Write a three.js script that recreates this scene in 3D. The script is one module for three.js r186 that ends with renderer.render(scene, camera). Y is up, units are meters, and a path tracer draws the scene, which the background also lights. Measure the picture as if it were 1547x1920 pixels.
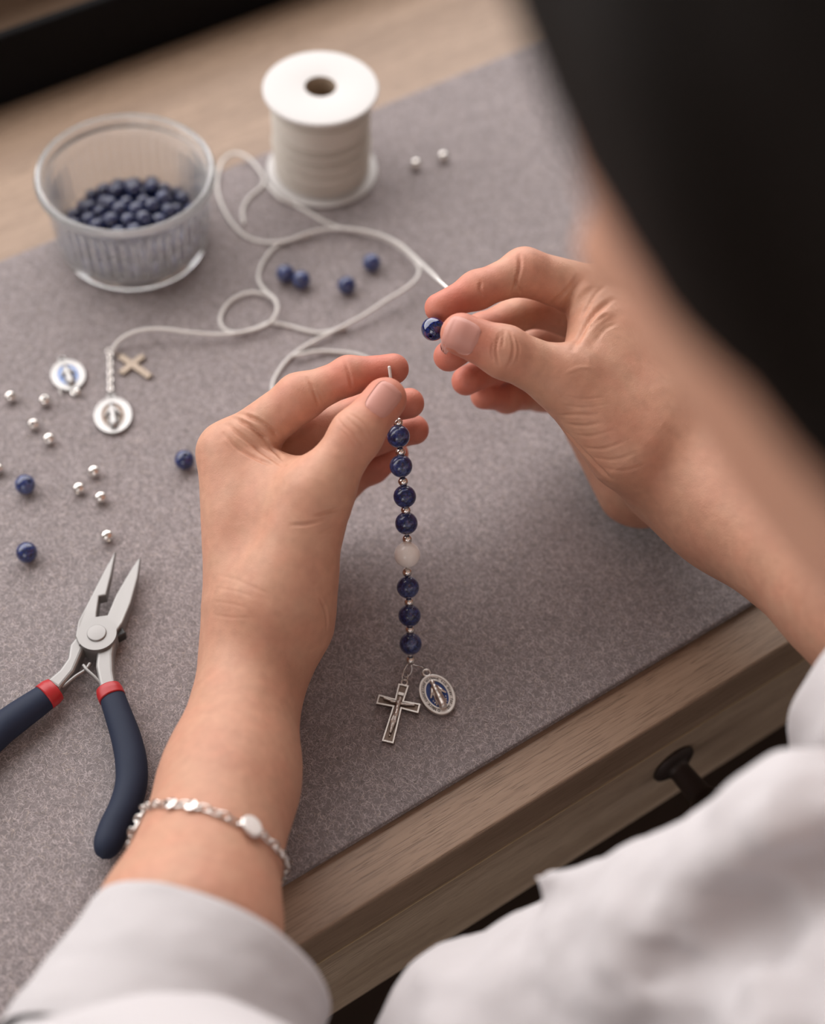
import * as THREE from 'three';
import { RoundedBoxGeometry } from 'three/addons/geometries/RoundedBoxGeometry.js';
import { mergeGeometries } from 'three/addons/utils/BufferGeometryUtils.js';
import { RectAreaLightUniformsLib } from 'three/addons/lights/RectAreaLightUniformsLib.js';

// ---------------------------------------------------------------- camera, sky, light, exposure
const scene = new THREE.Scene();
const camera = new THREE.PerspectiveCamera(35.4893, 1547 / 1920, 0.02, 30);
camera.position.set(...[0, 1.233, 0]);
camera.up.set(...[0.431071, 0.601044, -0.672996]);
camera.lookAt(new THREE.Vector3(...[0, 1.233, 0]).add(new THREE.Vector3(...[0.356028, -0.798636, -0.485206])));
camera.focus = 0.537;
camera.userData.fStop = 4.5;
scene.add(camera);

scene.background = new THREE.Color(0.8, 0.86, 0.95);
RectAreaLightUniformsLib.init();
const windowLight = new THREE.RectAreaLight(new THREE.Color(1.0, 0.955, 0.93), 4.6, 1.5, 0.8);   // the daylight that the window lets in
windowLight.position.set(0.2, 1.25, -0.655);
windowLight.lookAt(0.2, 1.25, 0);
scene.add(windowLight);
const sideFill = new THREE.RectAreaLight(new THREE.Color(1.0, 0.95, 0.91), 3.4, 1.7, 1.3);   // added fill from the left, given an unseen window in that wall
sideFill.position.set(-1.87, 1.65, 1.6);
sideFill.lookAt(0, 1.65, 1.6);
scene.add(sideFill);

const renderer = new THREE.WebGLRenderer({ antialias: true });
renderer.toneMapping = THREE.LinearToneMapping;
renderer.toneMappingExposure = 0.76;
renderer.shadowMap.enabled = true;

// ---------------------------------------------------------------- helpers
const V3 = (a) => new THREE.Vector3(a[0], a[1], a[2]);
let seed = 7;
const rnd = () => { seed = (seed * 1664525 + 1013904223) >>> 0; return seed / 4294967296; };
const lerp = (a, b, t) => a + (b - a) * t, clamp = (x, a, b) => Math.min(b, Math.max(a, x));
const smooth = (a, b, x) => { const t = clamp((x - a) / (b - a), 0, 1); return t * t * (3 - 2 * t); };
function hash3(x, y, z) { let h = (Math.imul(x, 374761393) + Math.imul(y, 668265263) + Math.imul(z, 2147483647 ^ 0x5bd1e995)) | 0; h = Math.imul(h ^ (h >>> 13), 1274126177); return ((h ^ (h >>> 16)) >>> 0) / 4294967296; }
function noise3(x, y, z) {
  const xi = Math.floor(x), yi = Math.floor(y), zi = Math.floor(z); let u = x - xi, v = y - yi, w = z - zi;
  u = u * u * (3 - 2 * u); v = v * v * (3 - 2 * v); w = w * w * (3 - 2 * w);
  const l = (a, b, t) => a + (b - a) * t, h = (a, b, c) => hash3(xi + a, yi + b, zi + c);
  return l(l(l(h(0, 0, 0), h(1, 0, 0), u), l(h(0, 1, 0), h(1, 1, 0), u), v), l(l(h(0, 0, 1), h(1, 0, 1), u), l(h(0, 1, 1), h(1, 1, 1), u), v), w);
}
const fbm = (x, y, z, n = 4) => { let s = 0, a = 0.5; for (let i = 0; i < n; i++) { s += a * noise3(x, y, z); x *= 2.03; y *= 2.03; z *= 2.03; a *= 0.5; } return s / (1 - Math.pow(0.5, n)); };

const taken = new Map();
function numbered(name) { const n = taken.get(name) ?? 0; taken.set(name, n + 1); return n ? name + '_' + String(n).padStart(3, '0') : name; }
const shadowed = (o) => { o.castShadow = true; o.receiveShadow = true; return o; };
function mesh(name, geometry, material, parent) { const m = shadowed(new THREE.Mesh(geometry, material)); m.name = name; if (parent) parent.add(m); return m; }
function describe(o, label, category, group) { o.userData.label = label; o.userData.category = category; if (group) o.userData.group = group; return o; }
function thing(name, label, category, at = [0, 0, 0], group) { const o = new THREE.Group(); o.name = numbered(name); o.position.set(...at); scene.add(o); return describe(o, label, category, group); }
function single(name, geometry, material, label, category, at = [0, 0, 0], group) { const m = mesh(numbered(name), geometry, material, scene); m.position.set(...at); return describe(m, label, category, group); }
function structure(name, geometry, material, at = [0, 0, 0]) { const m = mesh(name, geometry, material, scene); m.position.set(...at); m.userData.kind = 'structure'; return m; }
function put(o, label, category, at, turn = [0, 0, 0], group) {    // a further copy of a thing
  const c = o.clone(); c.name = numbered(o.name.replace(/_\d{3}$/, '')); c.userData = {}; describe(c, label, category, group); c.position.set(...at); c.rotation.set(...turn); scene.add(c); return c;
}
function boxUV(g, scale = 1, turn = false) {                        // uv in metres over the faces
  const p = g.attributes.position, n = g.attributes.normal, uv = new Float32Array(p.count * 2);
  for (let i = 0; i < p.count; i++) {
    const x = Math.abs(n.getX(i)), y = Math.abs(n.getY(i)), z = Math.abs(n.getZ(i));
    let u, v;
    if (y >= x && y >= z) { u = p.getX(i); v = p.getZ(i); } else if (z >= x) { u = p.getX(i); v = p.getY(i) + 0.037; } else { u = p.getZ(i); v = p.getY(i); }
    uv[i * 2] = (turn ? v : u) * scale; uv[i * 2 + 1] = (turn ? u : v) * scale;
  }
  g.setAttribute('uv', new THREE.BufferAttribute(uv, 2)); return g;
}
const box = (w, h, d, r = 0.001, s = 2) => boxUV(new RoundedBoxGeometry(w, h, d, s, Math.min(r, w / 2.01, h / 2.01, d / 2.01)));
function moved(g, x, y, z) { g.translate(x, y, z); return g; }
function tube(points, r, seg = 6, n = 0, closed = false) { const c = new THREE.CatmullRomCurve3(points.map((p) => Array.isArray(p) ? V3(p) : p), closed, 'centripetal'); return new THREE.TubeGeometry(c, n || points.length * 10, r, seg, closed); }
function rope(points, r, seg = 8, n = 0) {                            // a tube with rounded ends
  const pts = points.map((p) => Array.isArray(p) ? V3(p) : p), g = [tube(pts, r, seg, n)];
  for (const p of [pts[0], pts[pts.length - 1]]) g.push(moved(new THREE.SphereGeometry(r, seg, 6), p.x, p.y, p.z));
  return mergeGeometries(g);
}
function dataTexture(w, h, fill, srgb = false, repeat = [1, 1]) {
  const d = new Uint8Array(w * h * 4);
  fill(d, w, h);
  const t = new THREE.DataTexture(d, w, h); t.wrapS = t.wrapT = THREE.RepeatWrapping; t.magFilter = THREE.LinearFilter; t.minFilter = THREE.LinearMipmapLinearFilter; t.generateMipmaps = true;
  if (srgb) t.colorSpace = THREE.SRGBColorSpace; t.repeat.set(...repeat); t.needsUpdate = true; return t;
}
const std = (o) => new THREE.MeshStandardMaterial(o), phys = (o) => new THREE.MeshPhysicalMaterial(o);
const lin = (r, g, b) => new THREE.Color().setRGB(r, g, b);

// ---------------------------------------------------------------- textures
// a periodic one-dimensional value noise along v, stretched along u: wood fibre
function pnoise(x, y, px, py, s) { // periodic 2D value noise
  const xi = Math.floor(x), yi = Math.floor(y); let u = x - xi, v = y - yi; u = u * u * (3 - 2 * u); v = v * v * (3 - 2 * v);
  const m = (a, b) => ((a % b) + b) % b, h = (a, b) => hash3(m(xi + a, px), m(yi + b, py), s);
  return lerp(lerp(h(0, 0), h(1, 0), u), lerp(h(0, 1), h(1, 1), u), v);
}
function woodTexture(w, h, tones, pores, sd) {
  const height = new Float32Array(w * h), tone = new Float32Array(w * h);
  for (let y = 0; y < h; y++) for (let x = 0; x < w; x++) {
    const u = x / w, v = y / h, bend = 0.02 * (pnoise(u * 3, v * 2, 3, 2, sd) - 0.5);
    const vv = v + bend;
    let t = 0.6 * pnoise(u * 3, vv * 9, 3, 9, sd + 1) + 0.25 * pnoise(u * 6, vv * 40, 6, 40, sd + 2) + 0.15 * pnoise(u * 120, vv * 260, 120, 260, sd + 3);
    tone[y * w + x] = t;
  }
  seed = sd * 991;
  for (let k = 0; k < pores; k++) {                                  // dark open pores, short strokes along the grain
    const x0 = Math.floor(rnd() * w), y0 = Math.floor(rnd() * h), len = Math.floor((0.008 + rnd() * rnd() * 0.06) * w), dark = 0.25 + rnd() * rnd() * 0.75, wide = rnd() < 0.6 ? 2 : rnd() < 0.25 ? 3 : 1;
    let yy = y0;
    for (let i = 0; i < len; i++) { if (rnd() < 0.006) yy += rnd() < 0.5 ? 1 : -1; const f = Math.sin(Math.PI * i / len); for (let q = 0; q < wide; q++) { const at = (((yy + q) % h + h) % h) * w + (x0 + i) % w; height[at] = Math.max(height[at], dark * f); } }
  }
  return dataTexture(w, h, (d) => {
    for (let i = 0; i < w * h; i++) { const t = smooth(0.2, 0.8, tone[i]), p = height[i] * 0.75; for (let c = 0; c < 3; c++) d[i * 4 + c] = 255 * (lerp(tones[0][c], tones[1][c], t) * (1 - p) + tones[2][c] * p); d[i * 4 + 3] = 255; }
  }, true);
}
const woodTop = woodTexture(2048, 1024, [[0.60, 0.50, 0.42], [0.675, 0.57, 0.485], [0.36, 0.285, 0.225]], 11000, 3);
woodTop.repeat.set(1 / 0.45, 1 / 0.12);
const woodFront = woodTexture(1024, 1024, [[0.66, 0.565, 0.48], [0.76, 0.665, 0.575], [0.36, 0.285, 0.23]], 9000, 11);
woodFront.repeat.set(1 / 0.4, 1 / 0.1);

function feltTexture() {                                             // pressed wool: tangled short fibres, light ones over dark gaps
  const N = 2048, a = new Float32Array(N * N), warm = new Float32Array(N * N);
  for (let i = 0; i < N * N; i++) a[i] = 0.0;
  seed = 4242;
  for (let k = 0; k < 90000; k++) {
    let x = rnd() * N, y = rnd() * N, dir = rnd() * 6.283; const curl = (rnd() - 0.5) * 0.34, len = 9 + rnd() * 20, v = rnd() < 0.07 ? -0.45 : rnd(), wm = rnd() < 0.05 ? 1 : 0;
    for (let s = 0; s < len; s++) {
      dir += curl + (rnd() - 0.5) * 0.25; x += Math.cos(dir); y += Math.sin(dir);
      const f = v * (0.55 + 0.45 * Math.sin(Math.PI * s / len)), xi = ((Math.round(x) % N) + N) % N, yi = ((Math.round(y) % N) + N) % N, o = yi * N + xi;
      a[o] = lerp(a[o], f, 0.85); warm[o] = wm;
      const o2 = yi * N + (xi + 1) % N; a[o2] = lerp(a[o2], f * 0.8, 0.6);
    }
  }
  return dataTexture(N, N, (d) => {
    for (let y = 0; y < N; y++) for (let x = 0; x < N; x++) {
      const i = y * N + x, b = pnoise(x / N * 22, y / N * 22, 22, 22, 5), c = 0.50 + 0.36 * a[i] + 0.015 * (b - 0.5), w = warm[i] * 0.05;
      d[i * 4] = 255 * clamp(c * 1.02 + w, 0, 1); d[i * 4 + 1] = 255 * clamp(c * 0.955 + w * 0.6, 0, 1); d[i * 4 + 2] = 255 * clamp(c * 0.955 - w * 0.4, 0, 1); d[i * 4 + 3] = 255;
    }
  }, true, [1 / 0.2, 1 / 0.2]);
}
const felt = feltTexture();
const poreTexture = dataTexture(512, 512, (d, w) => {                // skin: fine lozenge-like relief
  for (let y = 0; y < w; y++) for (let x = 0; x < w; x++) {
    const u = x / w, v = y / w, a = Math.abs(pnoise(u * 34, v * 34, 34, 34, 1) - 0.5) * 2, b = Math.abs(pnoise(u * 60, v * 60, 60, 60, 2) - 0.5) * 2, c = pnoise(u * 120, v * 120, 120, 120, 3);
    d[(y * w + x) * 4] = d[(y * w + x) * 4 + 1] = d[(y * w + x) * 4 + 2] = 255 * clamp(0.5 * a + 0.35 * b + 0.15 * c, 0, 1); d[(y * w + x) * 4 + 3] = 255;
  }
}, false, [1 / 0.013, 1 / 0.013]);
const clothTexture = dataTexture(512, 512, (d, w) => {               // plain cotton weave
  for (let y = 0; y < w; y++) for (let x = 0; x < w; x++) {
    const u = x / w, v = y / w, t = 0.5 + 0.25 * Math.sin(u * 6.283 * 64 + 3 * pnoise(u * 8, v * 40, 8, 40, 4)) * 1 + 0.25 * Math.sin(v * 6.283 * 64 + 3 * pnoise(u * 40, v * 8, 40, 8, 6)), n = pnoise(u * 50, v * 50, 50, 50, 8);
    for (let c = 0; c < 3; c++) d[(y * w + x) * 4 + c] = 255 * clamp(0.6 * t + 0.4 * n, 0, 1); d[(y * w + x) * 4 + 3] = 255;
  }
}, false, [1 / 0.02, 1 / 0.02]);

function stoneTexture(k) {                                           // blue stone with cloudy paler patches and dark veins
  const pale = [0.40, 0.45, 0.62], mid = [0.13, 0.195, 0.44], dark = [0.04, 0.055, 0.15], grey = [0.33, 0.33, 0.42];
  const amount = [0.35, 0.5, 0.2, 0.6, 0.12, 0.45][k];
  return dataTexture(256, 128, (d, w, h) => {
    for (let y = 0; y < h; y++) for (let x = 0; x < w; x++) {
      const th = x / w * 6.283, ph = (y + 0.5) / h * 3.1416, X = Math.sin(ph) * Math.cos(th), Y = Math.cos(ph), Z = Math.sin(ph) * Math.sin(th), s = k * 17.3;
      const n = fbm(X * 1.7 + s, Y * 1.7, Z * 1.7 + s, 4), m = fbm(X * 3.5 - s, Y * 3.5 + 9, Z * 3.5, 4), f = fbm(X * 9 + s, Y * 9, Z * 9 - s, 3);
      const t = smooth(0.62 - amount * 0.5, 0.85 - amount * 0.45, n), v = smooth(0.44, 0.5, m) * (1 - smooth(0.5, 0.56, m)), g = smooth(0.55, 0.75, m) * amount;
      for (let c = 0; c < 3; c++) { let q = lerp(dark[c], mid[c], 0.35 + 0.65 * smooth(0.3, 0.65, f)); q = lerp(q, pale[c], t * 0.55); q = lerp(q, grey[c], g * 0.8); q = lerp(q, dark[c], v * 0.5); d[(y * w + x) * 4 + c] = 255 * clamp(q * (0.85 + 0.3 * f), 0, 1); }
      d[(y * w + x) * 4 + 3] = 255;
    }
  }, true);
}

// ---------------------------------------------------------------- materials
const M = {
  desk: std({ map: woodTop, bumpMap: woodTop, bumpScale: 0.00015, roughness: 0.42 }),
  front: std({ map: woodFront, bumpMap: woodFront, bumpScale: 0.0002, roughness: 0.5 }),
  felt: std({ map: felt, bumpMap: felt, bumpScale: 0.00018, roughness: 1 }),
  bronze: std({ color: lin(0.045, 0.03, 0.026), metalness: 0.4, roughness: 0.5 }),
  black: phys({ color: lin(0.004, 0.0035, 0.004), roughness: 0.6, specularIntensity: 0.2 }),
  glass: phys({ color: 0xffffff, transmission: 0.86, thickness: 0.004, ior: 1.5, roughness: 0.0 }),  // partly diffuse white, standing in for window light reflected in the bowl
  pane: phys({ color: 0xffffff, transmission: 1, thickness: 0, ior: 1.5, roughness: 0 }),
  card: std({ color: lin(0.34, 0.26, 0.19), roughness: 0.9 }),
  thread: std({ color: lin(0.55, 0.50, 0.445), roughness: 0.8 }),
  nylon: std({ color: lin(0.72, 0.69, 0.66), roughness: 0.6 }),
  plastic: phys({ color: lin(0.59, 0.567, 0.553), roughness: 0.5 }),
  silver: std({ color: lin(0.80, 0.765, 0.73), metalness: 1, roughness: 0.16 }),
  wornSilver: std({ color: lin(0.74, 0.69, 0.645), metalness: 1, roughness: 0.33 }),
  recess: std({ color: lin(0.21, 0.16, 0.13), metalness: 0.9, roughness: 0.45 }),
  gold: std({ color: lin(0.30, 0.24, 0.19), metalness: 0.85, roughness: 0.45 }),
  enamel: phys({ color: lin(0.035, 0.075, 0.26), roughness: 0.25, clearcoat: 1, clearcoatRoughness: 0.1 }),
  paleEnamel: phys({ color: lin(0.16, 0.30, 0.68), roughness: 0.3, clearcoat: 0.6 }),
  steel: std({ color: lin(0.31, 0.298, 0.29), metalness: 0.8, roughness: 0.5 }),
  castSilver: std({ color: lin(0.42, 0.405, 0.395), metalness: 0.95, roughness: 0.42 }),
  darkSteel: std({ color: lin(0.05, 0.048, 0.048), metalness: 0.6, roughness: 0.5 }),
  grip: phys({ color: lin(0.014, 0.021, 0.045), roughness: 0.65, specularIntensity: 0.6 }),
  red: phys({ color: lin(0.42, 0.018, 0.022), roughness: 0.4 }),
  pearl: phys({ color: lin(0.95, 0.90, 0.86), roughness: 0.22, clearcoat: 0.5, clearcoatRoughness: 0.1, sheen: 0.9, sheenColor: lin(1, 0.9, 0.86), sheenRoughness: 0.5 }),
  skin: phys({ color: 0xffffff, vertexColors: true, roughness: 0.52, bumpMap: poreTexture, bumpScale: 0.00006, specularIntensity: 0.7, sheen: 0.25, sheenColor: lin(0.9, 0.45, 0.3), sheenRoughness: 0.5 }),
  nail: phys({ color: lin(0.56, 0.275, 0.225), roughness: 0.42, specularIntensity: 0.55 }),
  cotton: std({ color: lin(0.555, 0.525, 0.53), roughness: 0.95, bumpMap: clothTexture, bumpScale: 0.00012, side: THREE.DoubleSide }),
  hair: phys({ color: lin(0.007, 0.0045, 0.0034), roughness: 0.6, specularIntensity: 0.12 }),
  wall: std({ color: lin(0.76, 0.72, 0.68), roughness: 0.95 }),
  panel: std({ map: woodFront, color: lin(0.38, 0.29, 0.23), roughness: 0.7 }),
  floor: std({ map: woodFront, color: lin(0.10, 0.07, 0.06), roughness: 0.8 }),
  cavity: std({ color: lin(0.05, 0.035, 0.03), roughness: 0.8 }),
};
const shadedStones = [], stones = [0, 1, 2, 3, 4, 5].map((k) => phys({ map: stoneTexture(k), roughness: 0.3, clearcoat: 0.7, clearcoatRoughness: 0.12 }));
for (const m of stones) { const d = m.clone(); d.color = lin(0.5, 0.5, 0.56); shadedStones.push(d); }   // dimmer copies for the bowl: the shade inside it is put into the colour

/*SDF*/
// Signed distances of the hands and arms. A joint is [x, y, z, radius]; a bone runs between two joints and tapers.
const bone = (a, b, thin = 0) => ({ a, b, dx: b[0] - a[0], dy: b[1] - a[1], dz: b[2] - a[2], l2: (b[0] - a[0]) ** 2 + (b[1] - a[1]) ** 2 + (b[2] - a[2]) ** 2, thin });
function capsule(o, x, y, z) {
  const px = x - o.a[0], py = y - o.a[1], pz = z - o.a[2]; let t = (px * o.dx + py * o.dy + pz * o.dz) / o.l2; t = t < 0 ? 0 : t > 1 ? 1 : t;
  const qx = px - t * o.dx, qy = py - t * o.dy, qz = pz - t * o.dz;
  return Math.sqrt(qx * qx + qy * qy + qz * qz) - (o.a[3] + (o.b[3] - o.a[3]) * t - o.thin * 4 * t * (1 - t));
}
const smin = (a, b, k) => { const h = k - Math.abs(a - b); return (a < b ? a : b) - (h > 0 ? h * h / (4 * k) : 0); };
const chain = (joints, thin) => joints.slice(1).map((j, i) => bone(joints[i], j, thin[i] ?? 0));
function handField(h) {
  return (x, y, z) => {
    let palm = 1;
    for (const b of h.palm) palm = smin(palm, capsule(b, x, y, z), 0.012);
    let all = palm;
    for (let i = 0; i < h.fingers.length; i++) {
      let f = 1;
      for (const b of h.fingers[i]) f = smin(f, capsule(b, x, y, z), 0.0028);
      for (const b of h.pads[i]) f = smin(f, capsule(b, x, y, z), 0.003);
      all = smin(all, smin(palm, f, h.blend[i]), 0.0007);
    }
    return all;
  };
}
const L = {
  thumb: [[0.1618, 0.8218, -0.2725, 0.0104], [0.1798, 0.8346, -0.2778, 0.0083], [0.1943, 0.8381, -0.283, 0.0071]],
  index: [[0.1506, 0.8087, -0.3121, 0.0102], [0.1758, 0.8274, -0.3066, 0.0079], [0.1923, 0.8332, -0.3016, 0.0062], [0.2064, 0.8331, -0.2962, 0.0052]],
  middle: [[0.1523, 0.7912, -0.3123, 0.01], [0.1818, 0.8089, -0.3047, 0.0076], [0.1988, 0.8135, -0.2998, 0.0062], [0.2119, 0.8143, -0.294, 0.0053]],
  ring: [[0.1544, 0.7773, -0.3081, 0.0095], [0.1857, 0.7905, -0.3043, 0.0072], [0.2019, 0.7965, -0.2998, 0.006], [0.2135, 0.8004, -0.2926, 0.0053]],
  little: [[0.1577, 0.7653, -0.301, 0.009], [0.1881, 0.777, -0.3005, 0.0063], [0.2002, 0.7824, -0.2981, 0.0054], [0.2079, 0.7875, -0.2957, 0.0049]],
};
const R = {
  thumb: [[0.2519, 0.8344, -0.2594, 0.0106], [0.2346, 0.846, -0.2735, 0.0084], [0.2245, 0.8508, -0.2838, 0.007]],
  index: [[0.2898, 0.8306, -0.2859, 0.0105], [0.2637, 0.8438, -0.3015, 0.008], [0.2442, 0.8448, -0.3023, 0.0063], [0.229, 0.8443, -0.3026, 0.005]],
  middle: [[0.2946, 0.8123, -0.2876, 0.01], [0.2738, 0.8195, -0.3045, 0.0076], [0.2473, 0.8238, -0.3009, 0.0063], [0.2282, 0.8283, -0.2945, 0.0053]],
  ring: [[0.299, 0.7952, -0.2864, 0.0095], [0.277, 0.7991, -0.304, 0.0072], [0.2519, 0.8045, -0.2985, 0.006], [0.2356, 0.8124, -0.2932, 0.0052]],
  little: [[0.2917, 0.7773, -0.2825, 0.009], [0.2745, 0.7792, -0.2958, 0.0064], [0.2561, 0.79, -0.2942, 0.0055], [0.2443, 0.7993, -0.293, 0.0049]],
};
const mid = (a, b, t, r, off = [0, 0, 0]) => [a[0] + (b[0] - a[0]) * t + off[0], a[1] + (b[1] - a[1]) * t + off[1], a[2] + (b[2] - a[2]) * t + off[2], r];
function build(h, carpus, roots, arm, thumbRoot, web) {
  h.palm = [bone(carpus[0], carpus[1]), ...roots.map((r, i) => bone(r, [h.index, h.middle, h.ring, h.little][i][0])), bone(thumbRoot, h.thumb[0]), ...web.map(([a, b]) => bone(a, b)), ...chain(arm[0], []), ...chain(arm[1], [])];
  h.fingers = [chain(h.thumb, [0.0005, 0.0002]), ...[h.index, h.middle, h.ring, h.little].map((j) => chain(j, [0.0004, 0.0004, 0.0002]))];
  h.blend = [0.006, 0.005, 0.004, 0.004, 0.004];
  h.pads = [[], [], [], [], []];
  return handField(h);
}
const leftArm = build(L,
  [[0.132, 0.7803, -0.2614, 0.016], [0.1376, 0.7811, -0.2661, 0.015]],
  [[0.1338, 0.7877, -0.2697, 0.0155], [0.1376, 0.7754, -0.2719, 0.014], [0.1397, 0.7723, -0.2703, 0.0125], [0.1423, 0.7714, -0.2694, 0.0115]],
  [[[0.1223, 0.779, -0.2513, 0.0143], [0.0944, 0.7831, -0.2179, 0.0168], [0.055, 0.8011, -0.1729, 0.022], [0.0076, 0.8114, -0.1211, 0.03]], [[0.1249, 0.7717, -0.2549, 0.0143], [0.0968, 0.7743, -0.2218, 0.0168], [0.0568, 0.7916, -0.1762, 0.022], [0.0083, 0.8049, -0.1226, 0.03]]],
  [0.1386, 0.7966, -0.2582, 0.015],
  [[[0.1435, 0.7983, -0.2599, 0.01], [0.1403, 0.7857, -0.2515, 0.0085]], [[0.154, 0.8096, -0.3036, 0.007], [0.161, 0.816, -0.2837, 0.007]], [[0.1487, 0.8039, -0.288, 0.009], [0.1565, 0.8112, -0.2765, 0.009]]]);
const rightArm = build(R,
  [[0.2783, 0.8048, -0.2266, 0.019], [0.2796, 0.802, -0.2362, 0.018]],
  [[0.2812, 0.8204, -0.2426, 0.015], [0.2849, 0.8057, -0.2436, 0.014], [0.287, 0.7918, -0.2443, 0.0135], [0.2857, 0.7733, -0.245, 0.0135]],
  [[[0.281, 0.8037, -0.2253, 0.0175], [0.2823, 0.8083, -0.2043, 0.019], [0.2813, 0.8285, -0.1449, 0.022], [0.2724, 0.8473, -0.0739, 0.03]], [[0.2865, 0.793, -0.229, 0.017], [0.288, 0.7976, -0.2077, 0.019], [0.2874, 0.8173, -0.1471, 0.022], [0.2793, 0.8357, -0.0749, 0.03]]],
  [0.262, 0.8184, -0.2358, 0.015],
  [[[0.2823, 0.776, -0.2748, 0.009], [0.2821, 0.7722, -0.2459, 0.014]], [[0.278, 0.8339, -0.2798, 0.007], [0.2619, 0.8327, -0.2619, 0.007]], [[0.2816, 0.8286, -0.2685, 0.01], [0.2685, 0.823, -0.2537, 0.01]]]);
/*END SDF*/

// A closed surface from a field: cells of one size where the field changes sign, corners drawn onto the surface itself.
function surface(f, lo, hi, cell, steps = 2) {
  const B = 8, n = [0, 1, 2].map((a) => Math.ceil((hi[a] - lo[a]) / cell / B) * B + 1), [nx, ny, nz] = n, val = new Float32Array(nx * ny * nz).fill(NaN), at = (i, j, k) => (k * ny + j) * nx + i;
  const blocks = [], reach = cell * B * 0.87 + cell * 1.5;
  for (let k = 0; k < nz - 1; k += B) for (let j = 0; j < ny - 1; j += B) for (let i = 0; i < nx - 1; i += B) {
    if (Math.abs(f(lo[0] + (i + B / 2) * cell, lo[1] + (j + B / 2) * cell, lo[2] + (k + B / 2) * cell)) > reach) continue;
    blocks.push([i, j, k]);
    for (let c = 0; c <= B; c++) for (let b = 0; b <= B; b++) for (let a = 0; a <= B; a++) { const o = at(i + a, j + b, k + c); if (val[o] !== val[o]) val[o] = f(lo[0] + (i + a) * cell, lo[1] + (j + b) * cell, lo[2] + (k + c) * cell); }
  }
  const idx = new Int32Array(nx * ny * nz).fill(-1), pos = [], tri = [], e = cell * 0.05;
  const grad = (x, y, z) => { const g = [f(x + e, y, z) - f(x - e, y, z), f(x, y + e, z) - f(x, y - e, z), f(x, y, z + e) - f(x, y, z - e)], l = Math.hypot(...g) || 1; return [g[0] / l, g[1] / l, g[2] / l, l / (2 * e)]; };
  const corner = [[0, 0, 0], [1, 0, 0], [0, 1, 0], [1, 1, 0], [0, 0, 1], [1, 0, 1], [0, 1, 1], [1, 1, 1]], edge = [[0, 1], [2, 3], [4, 5], [6, 7], [0, 2], [1, 3], [4, 6], [5, 7], [0, 4], [1, 5], [2, 6], [3, 7]];
  for (const [i0, j0, k0] of blocks) for (let k = k0; k < k0 + B; k++) for (let j = j0; j < j0 + B; j++) for (let i = i0; i < i0 + B; i++) {
    const v = corner.map((c) => val[at(i + c[0], j + c[1], k + c[2])]); let s = 0;
    for (let q = 0; q < 8; q++) if (v[q] < 0) s++;
    if (!s || s === 8) continue;
    let x = 0, y = 0, z = 0, m = 0;
    for (const [p, q] of edge) if ((v[p] < 0) !== (v[q] < 0)) { const t = v[p] / (v[p] - v[q]), a = corner[p], b = corner[q]; x += a[0] + (b[0] - a[0]) * t; y += a[1] + (b[1] - a[1]) * t; z += a[2] + (b[2] - a[2]) * t; m++; }
    x = lo[0] + (i + x / m) * cell; y = lo[1] + (j + y / m) * cell; z = lo[2] + (k + z / m) * cell;
    for (let r = 0; r < steps; r++) { const g = grad(x, y, z), d = clamp(f(x, y, z) / Math.max(g[3], 0.5), -cell * 0.6, cell * 0.6); x -= g[0] * d; y -= g[1] * d; z -= g[2] * d; }
    idx[at(i, j, k)] = pos.length / 3; pos.push(x, y, z);
  }
  const step = [[1, 0, 0], [0, 1, 0], [0, 0, 1]];
  for (const [i0, j0, k0] of blocks) for (let k = k0; k < k0 + B; k++) for (let j = j0; j < j0 + B; j++) for (let i = i0; i < i0 + B; i++) {
    const v0 = val[at(i, j, k)];
    for (let d = 0; d < 3; d++) {
      const v1 = val[at(i + step[d][0], j + step[d][1], k + step[d][2])];
      if ((v0 < 0) === (v1 < 0)) continue;
      const p = step[(d + 1) % 3], q = step[(d + 2) % 3]; if (i < p[0] + q[0] || j < p[1] + q[1] || k < p[2] + q[2]) continue;
      const a = idx[at(i, j, k)], b = idx[at(i - p[0], j - p[1], k - p[2])], c = idx[at(i - p[0] - q[0], j - p[1] - q[1], k - p[2] - q[2])], e2 = idx[at(i - q[0], j - q[1], k - q[2])];
      if (a < 0 || b < 0 || c < 0 || e2 < 0) continue;
      if (v0 < 0) tri.push(a, b, c, a, c, e2); else tri.push(a, c, b, a, e2, c);
    }
  }
  const g = new THREE.BufferGeometry();
  g.setAttribute('position', new THREE.BufferAttribute(new Float32Array(pos), 3)); g.setIndex(tri); g.computeVertexNormals();
  return g;
}
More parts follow.
